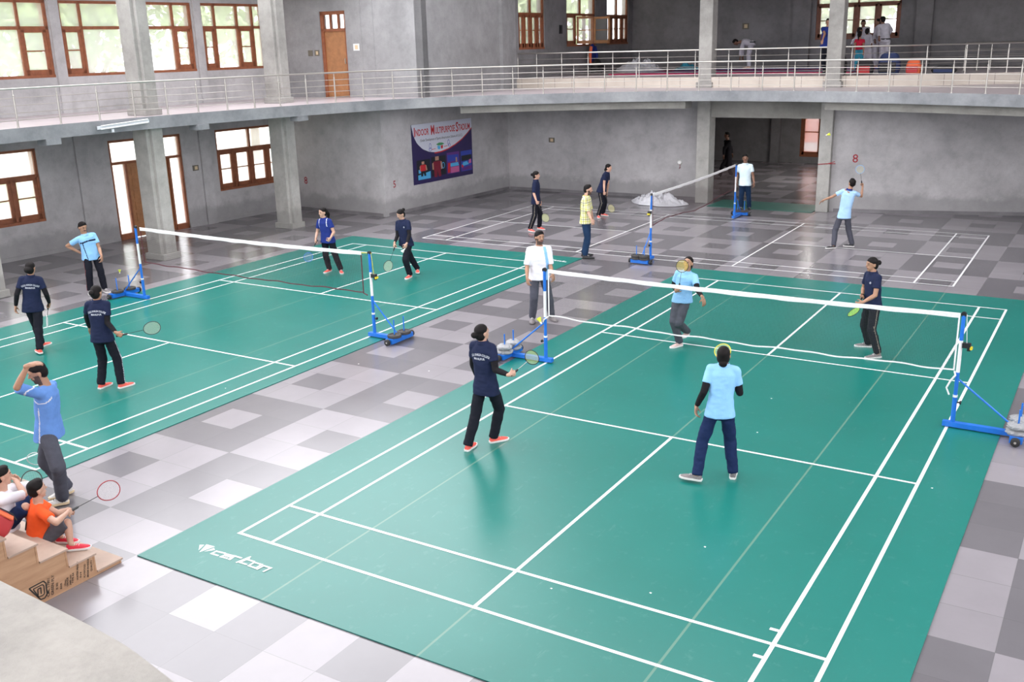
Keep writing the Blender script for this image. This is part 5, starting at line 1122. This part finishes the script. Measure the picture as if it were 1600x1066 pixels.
def stripe(side_fn):
    """stripe down the outer side of each leg"""
    def fn(c, n_, I):
        for s_, sg in (('L', 1), ('R', -1)):
            if s_ not in I['K']: continue
            for a_, b_ in ((I['hj'][s_], I['K'][s_]), (I['K'][s_], I['A'][s_])):
                u = (b_ - a_); L_ = u.length; u = u / L_; q = (c - a_).dot(u)
                if -.05 < q < L_ + .03:
                    r_ = c - a_ - u * q; o_ = I['Ls'] * sg
                    if r_.length < .14 and r_.dot(o_) > 0 and abs(r_.dot(I['hipf'])) < .007 and (r_ - o_ * r_.dot(o_)).length < .03: return 1
        return 0
    return fn
ST = stripe(None)
navy = dict(shirt='navy', pants='trackblack', sleeve='short', under=.93, trims='collar', back_text=True)
# 1 front court, back to the camera, navy
I = person('player in navy shirt seen from behind, hair in a bun, striding on the front court', (700, 500, 4.847), None, (290, 575), (262, 160), (258, 97), 145, 125,
    [(140, 1003, 200, 955), (322, 938, 465, 908)], {'R': (362, 395, False, 468, 418, False, (510, 405, True), 1.2), 'L': (188, 330, True, 215, 420, True)}, H=1.62, hpitch=14, hair='bun', **navy)
give_racket(I, 'R', (635, 285), True, 'racket with yellow-green strings held by the striding navy player on the front court', str_col=(.62, .66, .22), shaft_m='steel')
# 2 front court, light blue back
I = person('player in sky blue polo and navy trousers seen from behind on the front court', (1050, 530, 4.44), (320, 955), (330, 545), (360, 172), (358, 112), 180, 178,
    [(200, 990, 68, 965, .035), (420, 980, 426, 940)], {'L': (213, 395, True, 163, 478, True, (163, 520, True), .5), 'R': (470, 372, True, 440, 300, True, (436, 262, True), 1.2)}, H=1.60, hpitch=18, hair='lowbun', shirt='skyblue', pants='tracknavy', under=.93, trims='collar', shoes=('greyshoe', 'sole'), skin='skin', lean=.05)
give_racket(I, 'R', (352, 85), True, 'racket with pale green strings half hidden behind the head of the sky blue player', str_col=(.5, .66, .35), frame_m='yellow')
# 3 beyond the net, light blue, running
I = person('player in sky blue polo and charcoal trousers stepping forward beyond the front net', (1030, 395, 6.667), (195, 985), (238, 515), (290, 190), (302, 110), -12, -20,
    [(232, 975, 135, 1000), (300, 860, 240, 900, .10)], {'R': (150, 345, True, 178, 400, False, (196, 372, False), 1.2), 'L': (400, 390, False, 455, 470, False, (478, 560, False), .4)}, H=1.60, hpitch=22, hair='lowbun', shirt='skyblue', pants='greytrack', under=.8, trims='collar', shoes=('pinkshoe', 'sole'), skin='skin', lean=-.05,
    knees={'L': (205, 735, False), 'R': (150, 715, False), 'swap': False})
give_racket(I, 'R', (240, 140), False, 'racket with yellow strings held up before the face of the player in charcoal trousers', str_col=(.80, .62, .08), frame_m='iron')
# 4 beyond the net right
I = person('player in dark navy polo holding a green racket in both hands beyond the front net', (1310, 395, 5.92), None, (312, 520), (322, 178), (310, 108), -55, -58,
    [(300, 880, 165, 872), (385, 975, 268, 985)], {'L': (340, 395, False, 228, 458, False, (180, 475, False), .9), 'R': (232, 330, True, 222, 390, False, (205, 415, False), 1.2)}, H=1.62, hair='bun', shirt='navy', pants='trackblack', trims='collar', crest=True, pants_fn=ST, pants_mats=('brassbox',), shoes=('greyshoe', 'sole'), skin='skin')
give_racket(I, 'R', (142, 548), False, 'racket with bright green strings in the hands of the dark navy player at the right', str_col=(.45, .75, .12), tilt=.9)
# 5 man in white tee beside the post
def stripe_white(c, n_, I):
    q = c - I['nk']; x, z_ = q.dot(I['L']) / I['k'], q.dot(I['tu']) / I['k']; y = q.dot(I['f'])
    xs = .075 + .05 * min(1, max(0, -z_ / .3)); return 1 if (y > -.02 and abs(x - xs) < .026 and z_ < -.02 and x > 0) else 0
person('bearded man in white tee with blue stripe standing behind a front net post', (800, 355, 6.66), None, (283, 560), (283, 188), (286, 108), 12, 28,
    [(215, 975, 205, 1025), (400, 955, 458, 990)], {'R': (146, 460, True, 158, 570, False, (175, 650, False), .45), 'L': (402, 430, True, 425, 500, False, (440, 570, False), .45)}, H=1.72, male=True, hair='short', shirt='white', sleeve='elbow', pants='greytrack', shirt_fn=stripe_white, shirt_mats=('skyblue',), shoes=('greyshoe', 'greyshoe'), skin='skin', beard=2, build=1.04)
# 6 left court navy with racket
I = person('player in lettered navy shirt seen from behind holding out a racket on the left court', (110, 440, 5.925), None, (303, 570), (245, 172), (243, 102), 158, 142,
    [(272, 1003, 388, 955), (455, 998, 608, 952)], {'R': (345, 430, False, 442, 495, False, (505, 518, False), 1.2), 'L': (150, 330, True, 178, 430, True)}, H=1.60, hair='bun', skin='skin', pants_fn=ST, pants_mats=('labelwhite',), **navy)
give_racket(I, 'R', (795, 422), True, 'racket with pale strings stretched out by the navy player on the left court', str_col=(.60, .62, .45), frame_m='iron')
# 7 left edge navy
I = person('player in lettered navy shirt with hair in a dark net, stepping away with crossed feet', (0, 400, 6.27), (395, 930), (330, 560), (300, 190), (300, 122), 168, 150,
    [(405, 965, 300, 895, .02), (392, 905, 462, 880)], {'L': (155, 410, True, 152, 515, True, (150, 585, True), .5), 'R': (462, 395, True, 487, 470, True, (486, 498, True), 1.2)}, H=1.60, hair='net', skin='skin', knees={'swap': True}, **navy)
give_racket(I, 'R', (462, 640), True, 'racket hanging down from the hand of the player with the hair net', str_col=(.7, .7, .7), frame_m='whitepaint', tilt=1.4)
# 8 man hand on hip
def chest_line(c, n_, I):
    q = c - I['nk']; x, z_ = q.dot(I['L']) / I['k'], q.dot(I['tu']) / I['k']; y = q.dot(I['f'])
    if y > 0 and abs(x) < .155 and abs(z_ + .135 + abs(x) * .12) < .014: return 1
    return 1 if y > .0 and abs(x + .115) < .007 and z_ < -.15 else 0
def redstripe(c, n_, I): return ST(c, n_, I)
person('man in sky blue polo with dark chest line, one hand on his hip', (90, 340, 7.61), (480, 890), (412, 560), (322, 195), (298, 118), 15, 30,
    [(392, 905, 398, 940), (555, 885, 610, 905)], {'R': (115, 340, True, 262, 415, False, (300, 440, True), .6), 'L': (498, 375, False, 525, 470, False, (530, 530, False), .6)}, H=1.70, male=True, hair='short', shirt='skyblue', pants='trackblack', shirt_fn=chest_line, shirt_mats=('navy',), pants_fn=redstripe, pants_mats=('redmark',), trims='collar', shoes=('greyshoe', 'sole'), skin='skin', hpitch=-12, lean=-.02, beard=1)
# 9 man with hand on head
def piping(c, n_, I):
    q = c - I['nk']; y, z_ = q.dot(I['f']) / I['k'], q.dot(I['tu']) / I['k']; x = q.dot(I['L']) / I['k']
    if z_ < -.22 and x > .05 and abs(y - .03) < .006: return 1
    s = I['sh']['L'] if True else None; r = c - s; rr = sqrt(max(0, (r - I['L'] * r.dot(I['L'])).length_squared))
    return 1 if x > .08 and abs(rr - .105 * I['k']) < .007 and r.dot(I['L']) > -.06 else 0
I = person('bearded man in blue tee with one hand on his head beside the wooden steps', (0, 555, 4.26), (400, 985), (335, 565), (305, 188), (250, 118), -112, -88,
    [(455, 990, 350, 1008), (482, 915, 400, 945, .0)], {'L': (112, 215, False, 183, 72, False, (240, 55, True), .25), 'R': (250, 400, True, 270, 520, True, (268, 570, True), 1.1)}, H=1.74, male=True, hair='short', shirt='midblue', pants='greytrack', shirt_fn=piping, shirt_mats=('labelwhite',), shoes=('whiteshoe', 'cork'), skin='skin', hpitch=-14, beard=2, sleeve='elbow',
    knees={'L': (385, 745, False), 'R': (300, 710, True)}, loose=1.05)
give_racket(I, 'R', (240, 690), True, 'racket with thin pale frame hanging behind the leg of the man in blue tee', str_col=(.25, .62, .55), frame_m='whitepaint')
# 12, 13 far half of the left court
I = person('player in royal blue polo with white piping and a ponytail on the left court', (470, 315, 8.2), None, (352, 545), (292, 212), (280, 142), -35, -60,
    [(385, 900, 268, 940), (512, 910, 548, 962)], {'R': (212, 395, True, 190, 480, False, (182, 530, False), 1.1), 'L': (432, 420, True, 378, 472, False, (345, 515, False), .9)}, H=1.60, hair='ponytail', shirt='royal', pants='trackblack', sleeve='short', trims='collar', skin='skinlight', vox=1.15,
    shirt_fn=lambda c, n_, I: 1 if abs(abs((c - I['nk']).dot(I['L'])) / I['k'] - .105) < .008 and (c - I['nk']).dot(I['tu']) > -.19 and (c - I['nk']).dot(I['f']) > -.02 else 0, shirt_mats=('labelwhite',))
give_racket(I, 'R', (97, 712), False, 'racket with dark blue frame hanging low beside the player in royal blue', str_col=(.12, .25, .40), frame_m='blue')
I = person('player in navy shirt and black sleeves walking forward with a white shuttlecock in hand', (590, 315, 8.2), None, (370, 565), (318, 232), (295, 165), -35, -50,
    [(428, 975, 345, 1015), (512, 900, 516, 948, .02)], {'R': (255, 440, True, 215, 535, False, (208, 590, False), 1.2), 'L': (408, 430, False, 370, 545, False, (348, 595, False), .9)}, H=1.62, hair='highbun', shirt='navy', pants='trackblack', under=.93, trims='collar', crest=True, hpitch=-18, skin='skinlight', vox=1.15)
give_racket(I, 'R', (125, 856), False, 'racket with pale green strings hanging from the hand of the walking navy player', str_col=(.55, .62, .42), frame_m='iron')
g = grip_of(I, 'L', .10); shuttle(g + V(0, 0, -.03), (-.5, -.3, -.6), 'shuttlew', 'white shuttlecock held in the hand of the walking navy player', 1.2)
# 14, 16 far court
I = person('player in navy shirt with racket pointing down, leftmost on the far tiled court', (815, 255, 6.6625), None, (150, 435), (148, 172), (153, 127), 82, 82,
    [(78, 712, 122, 722), (172, 690, 250, 702)], {'R': (125, 330, False, 158, 405, False, (178, 450, False), 1.2), 'L': (165, 300, True, 190, 400, True)}, H=1.62, hair='bun', shirt='navy', pants='trackblack', sleeve='elbow', trims='collar', crest=True, pants_fn=ST, pants_mats=('brassbox',), skin='skinlight', vox=1.3)
give_racket(I, 'R', (248, 570), False, 'racket with yellow-green strings pointing down beside the leftmost player of the far court', str_col=(.55, .60, .25))
I = person('player in navy shirt leaning forward in ready stance near the far wall', (815, 255, 6.6625), None, (830, 300), (892, 92), (905, 50), 68, 72,
    [(798, 568, 812, 592), (835, 548, 915, 560)], {'R': (858, 235, False, 860, 310, False, (865, 348, False), 1.2), 'L': (900, 230, True, 890, 310, True)}, H=1.62, hair='lowbun', shirt='navy', pants='trackblack', sleeve='short', trims='collar', pants_fn=ST, pants_mats=('brassbox',), skin='skinlight', vox=1.3)
give_racket(I, 'R', (935, 475), False, 'racket with yellow strings held low by the player leaning forward near the far wall', str_col=(.62, .58, .25), tilt=.3)
person('bearded man in yellow check shirt and dark blue jeans watching, left of the far net', (815, 255, 6.6625), None, (668, 590), (672, 340), (692, 278), 72, 82,
    [(640, 997, 742, 1000), (628, 972, 728, 965)], {'R': (702, 530, False, 732, 600, False, (755, 660, False), .6), 'L': (720, 500, True, 740, 580, True)}, H=1.72, male=True, hair='short', shirt='plaid', pants='jean', sleeve='elbow', trims='collar', shoes=('blackshoe', 'rubber'), beard=2, vox=1.15, skin='skinlight')
person('man with moustache in pale polo and dark trousers standing behind the far net post', (1110, 200, 7.11), (390, 930), (385, 610), (388, 395), (388, 338), 0, 0,
    [(338, 905, 334, 935), (430, 905, 432, 938)], {'R': (298, 520, True, 290, 600, False, (292, 650, False), .5), 'L': (480, 560, True, 487, 630, False, (485, 680, False), .5)}, H=1.70, male=True, hair='short', shirt='offwhite', pants='jean', sleeve='short', trims='collar', shoes=('blackshoe', 'rubber'), beard=1, skin='skindark', vox=1.3, pants_fn=ST, pants_mats=('labelwhite',))
person('dark figure in a long tunic standing in the shaded lobby behind the doorway', (1110, 200, 7.11), (170, 560), (190, 340), (192, 130), (185, 82), -60, -75,
    [(240, 545, 215, 550), (110, 560, 85, 568)], {'L': (150, 230, False, 145, 330, False), 'R': (255, 240, True, 250, 330, True)}, H=1.68, male=True, hair='short', shirt='black_sleeve', pants='black_sleeve', sleeve='long', kameez=.38, shoes=('blackshoe', 'rubber'), skin='skindark', vox=1.5)  # cloth and skin coloured dark to paint the figure as a silhouette
I = person('boy in light blue tee with blue collar raising a racket overhead on the far court', (1270, 250, 7.11), None, (345, 640), (408, 325), (435, 258), 170, -150,
    [(248, 985, 165, 990), (452, 972, 365, 965)], {'L': (218, 408, True, 122, 445, True, (55, 485, True), .3), 'R': (540, 405, True, 553, 300, True, (555, 262, True), 1.2)}, H=1.55, male=True, hair='short', shirt='paleblue', pants='greytrack', sleeve='short', trims='collarblue', hpitch=22, shoes=('blackshoe', 'sole'), skin='skin', vox=1.2, build=.95)
give_racket(I, 'R', (525, 105), False, 'racket raised overhead by the boy on the far court', str_col=(.70, .68, .50), frame_m='skyblue')
# 10, 11 boys on the steps
def seated(label, org, seat, hip, neck, head, phi, hphi, arms, knees, feet, H, **kw):
    """base: pixel of the seat on the tread; everything else as for a standing person"""
    return person(label, org, seat, hip, neck, head, phi, hphi, feet, arms, H=H, knees=knees, **kw)
I = seated('boy in orange tee and grey shorts sitting on the wooden steps holding a racket', (0, 720, 6.66), (400, 905), (395, 825), (400, 425), (385, 300), 95, 108,
    {'R': (585, 645, False, 695, 545, True, (745, 520, True), 1.2), 'L': (620, 560, True, 715, 505, True, (755, 510, True), .9)}, {'R': (700, 645, False), 'L': (640, 625, True)},
    [(705, 935, 830, 920, 0), (600, 850, 700, 850, .0)], 1.38, male=True, hair='short', shirt='orange', pants='greyshort', shorts=True, sleeve='short', z0=.2425, shoes=('redshoe', 'sole'), skin='skinlight', hpitch=6, build=1.1, hipd=.0)
give_racket(I, 'R', (1130, 312), True, 'racket with red and black frame held out by the boy in orange', frame_m='redmark', str_col=(.75, .72, .74), S=1.0)
I = seated('boy in white tee resting his cheeks on his fists, sitting on the wooden steps', (0, 720, 6.66), (150, 850), (60, 660), (20, 300), (25, 160), 80, 95,
    {'R': (255, 350, True, 165, 205, True, (110, 175, True), 1.3), 'L': (330, 262, True, 200, 200, True, (140, 150, True), 1.3)}, {'R': (265, 480, False), 'L': (310, 400, True)},
    [(330, 800, 420, 790, 0), (430, 760, 500, 750, .0)], 1.42, male=True, hair='short', shirt='white', pants='tracknavy', shorts=True, sleeve='elbow', z0=.2425, shoes=('redshoe', 'sole'), skin='skinlight', build=1.08)
# a racket leaning between the boys
hc_ = at_dist(49.5, 752, -1.25); racket('racket with dark frame standing upright beside the boy in white', hc_ + V(-.05, -.10, -.45), hc_, str_col=(.3, .6, .55), frame_m='iron')
# ------- people on the raised platform
gi_kw = dict(shirt='gi', pants='gi', gi=True, sleeve='long', shoes=('skinlight', 'skinlight'), vox=1.5, skin='skindark')
U = (1320, 0, 8.2)
person('tallest karate student in white suit with hand on hip by the rear window', U, (500, 800), (505, 545), (490, 300), (485, 258), 165, -150, [(520, 795, 515, 785), (465, 800, 460, 790)], {'R': (595, 390, True, 530, 475, True), 'L': (440, 400, False, 440, 480, False)}, H=1.66, male=True, hair='short', Yat=29.5, z0=ZT + .03, group=None, **gi_kw)
person('karate student in white suit facing left, beside the tallest one', U, (395, 805), (400, 550), (425, 330), (432, 285), -80, -85, [(420, 800, 395, 805), (370, 800, 345, 805)], {'L': (380, 470, False, 385, 520, False), 'R': (440, 450, True, 400, 520, True)}, H=1.60, male=True, hair='short', Yat=30.2, z0=ZT + .03, **gi_kw)
person('karate student in white suit facing forward at the back of the window group', U, (255, 770), (245, 540), (240, 345), (238, 300), 0, 10, [(225, 770, 222, 780), (275, 770, 278, 780)], {'R': (165, 440, False, 150, 510, False), 'L': (300, 440, False, 300, 520, False)}, H=1.62, male=True, hair='short', Yat=31.2, z0=ZT + .03, **gi_kw)
person('small karate student in white suit, back turned, to the right of the child in red', U, (285, 800), (290, 600), (288, 440), (287, 402), 175, 175, [(265, 800, 264, 790), (310, 800, 311, 790)], {'R': (340, 510, False, 345, 570, False), 'L': (250, 510, True, 250, 570, True)}, H=1.30, hair='plain', Yat=28.9, z0=ZT + .03, **gi_kw)
person('small karate student in white suit behind the child in red', U, (130, 800), (150, 590), (175, 440), (195, 390), 100, 110, [(120, 800, 122, 790), (160, 800, 162, 790)], {'R': (110, 520, False, 85, 590, False), 'L': (185, 520, True, 180, 570, True)}, H=1.30, hair='plain', Yat=28.3, z0=ZT + .03, **gi_kw)
person('child with long dark hair in red top and teal trousers, standing with the karate students', U, (180, 835), (180, 640), (195, 495), (192, 440), 170, 165, [(150, 830, 150, 820), (210, 830, 210, 820)], {'L': (130, 590, False, 125, 660, False), 'R': (240, 590, False, 240, 660, False)}, H=1.35, hair='ponytail', shirt='red', pants='kblue', sleeve='cap', Yat=27.6, z0=ZT, shoes=('blackshoe', 'rubber'), skin='skin', vox=1.5)
person('person in bright blue shirt and dark trousers half hidden behind the right column', (1270, 0, 4.0), (90, 470), (82, 285), (95, 165), (98, 140), -20, -10, [(85, 470, 84, 476), (105, 470, 105, 476)], {'R': (75, 210, False, 62, 250, False), 'L': (110, 215, True, 112, 260, True)}, H=1.62, male=True, hair='short', shirt='royal', pants='trackblack', sleeve='short', Yat=25.4, z0=ZT, shoes=('blackshoe', 'rubber'), skin='skin', vox=1.5)
t = thing('track_jacket', 'blue track jacket hanging from the open window leaf above the platform', 'jacket', (-10.0, 27.6, 4.3))
q0 = at_dist(917, 66, 28.2); q0.x = -10.12; q0 = V(-10.1, q0.y, 4.92); mb = MB()
mb.rings([[q0 + V(cos(a_) * rx, sin(a_) * ry, z_) for a_ in [2 * pi * j / 14 for j in range(14)]] for z_, rx, ry in ((0, .03, .05), (-.10, .07, .20), (-.35, .08, .22), (-.75, .07, .17))]); mb.build('jacket_body', M['royal'], t, True)
for s_ in (-1, 1): MB().tube([q0 + V(.03, s_ * .16, -.10), q0 + V(.05, s_ * .27, -.4), q0 + V(.05, s_ * .25, -.72)], [.06, .055, .045], 8).build('sleeve', M['royal' if s_ > 0 else 'bagorange'], t, True)
bag(-10.02 + .1, q0.y, ZT, .55, .38, .5, 'darkbag', 'black', 'black bag on the platform floor under the hanging jacket', pi / 2)
# bending karate student
person('karate student in white suit with black belt bending down to touch the blue mat', (1130, 0, 5.33), (205, 560), (235, 385), (150, 345), (105, 352), -90, -90, [(185, 558, 160, 562), (250, 555, 225, 560)], {'L': (145, 430, False, 138, 510, False, (130, 540, False), .4), 'R': (160, 430, True, 165, 510, True, (160, 540, True), .4)}, H=1.66, male=True, hair='short', Yat=30.4, z0=ZT + .03, hpitch=-60, **gi_kw)
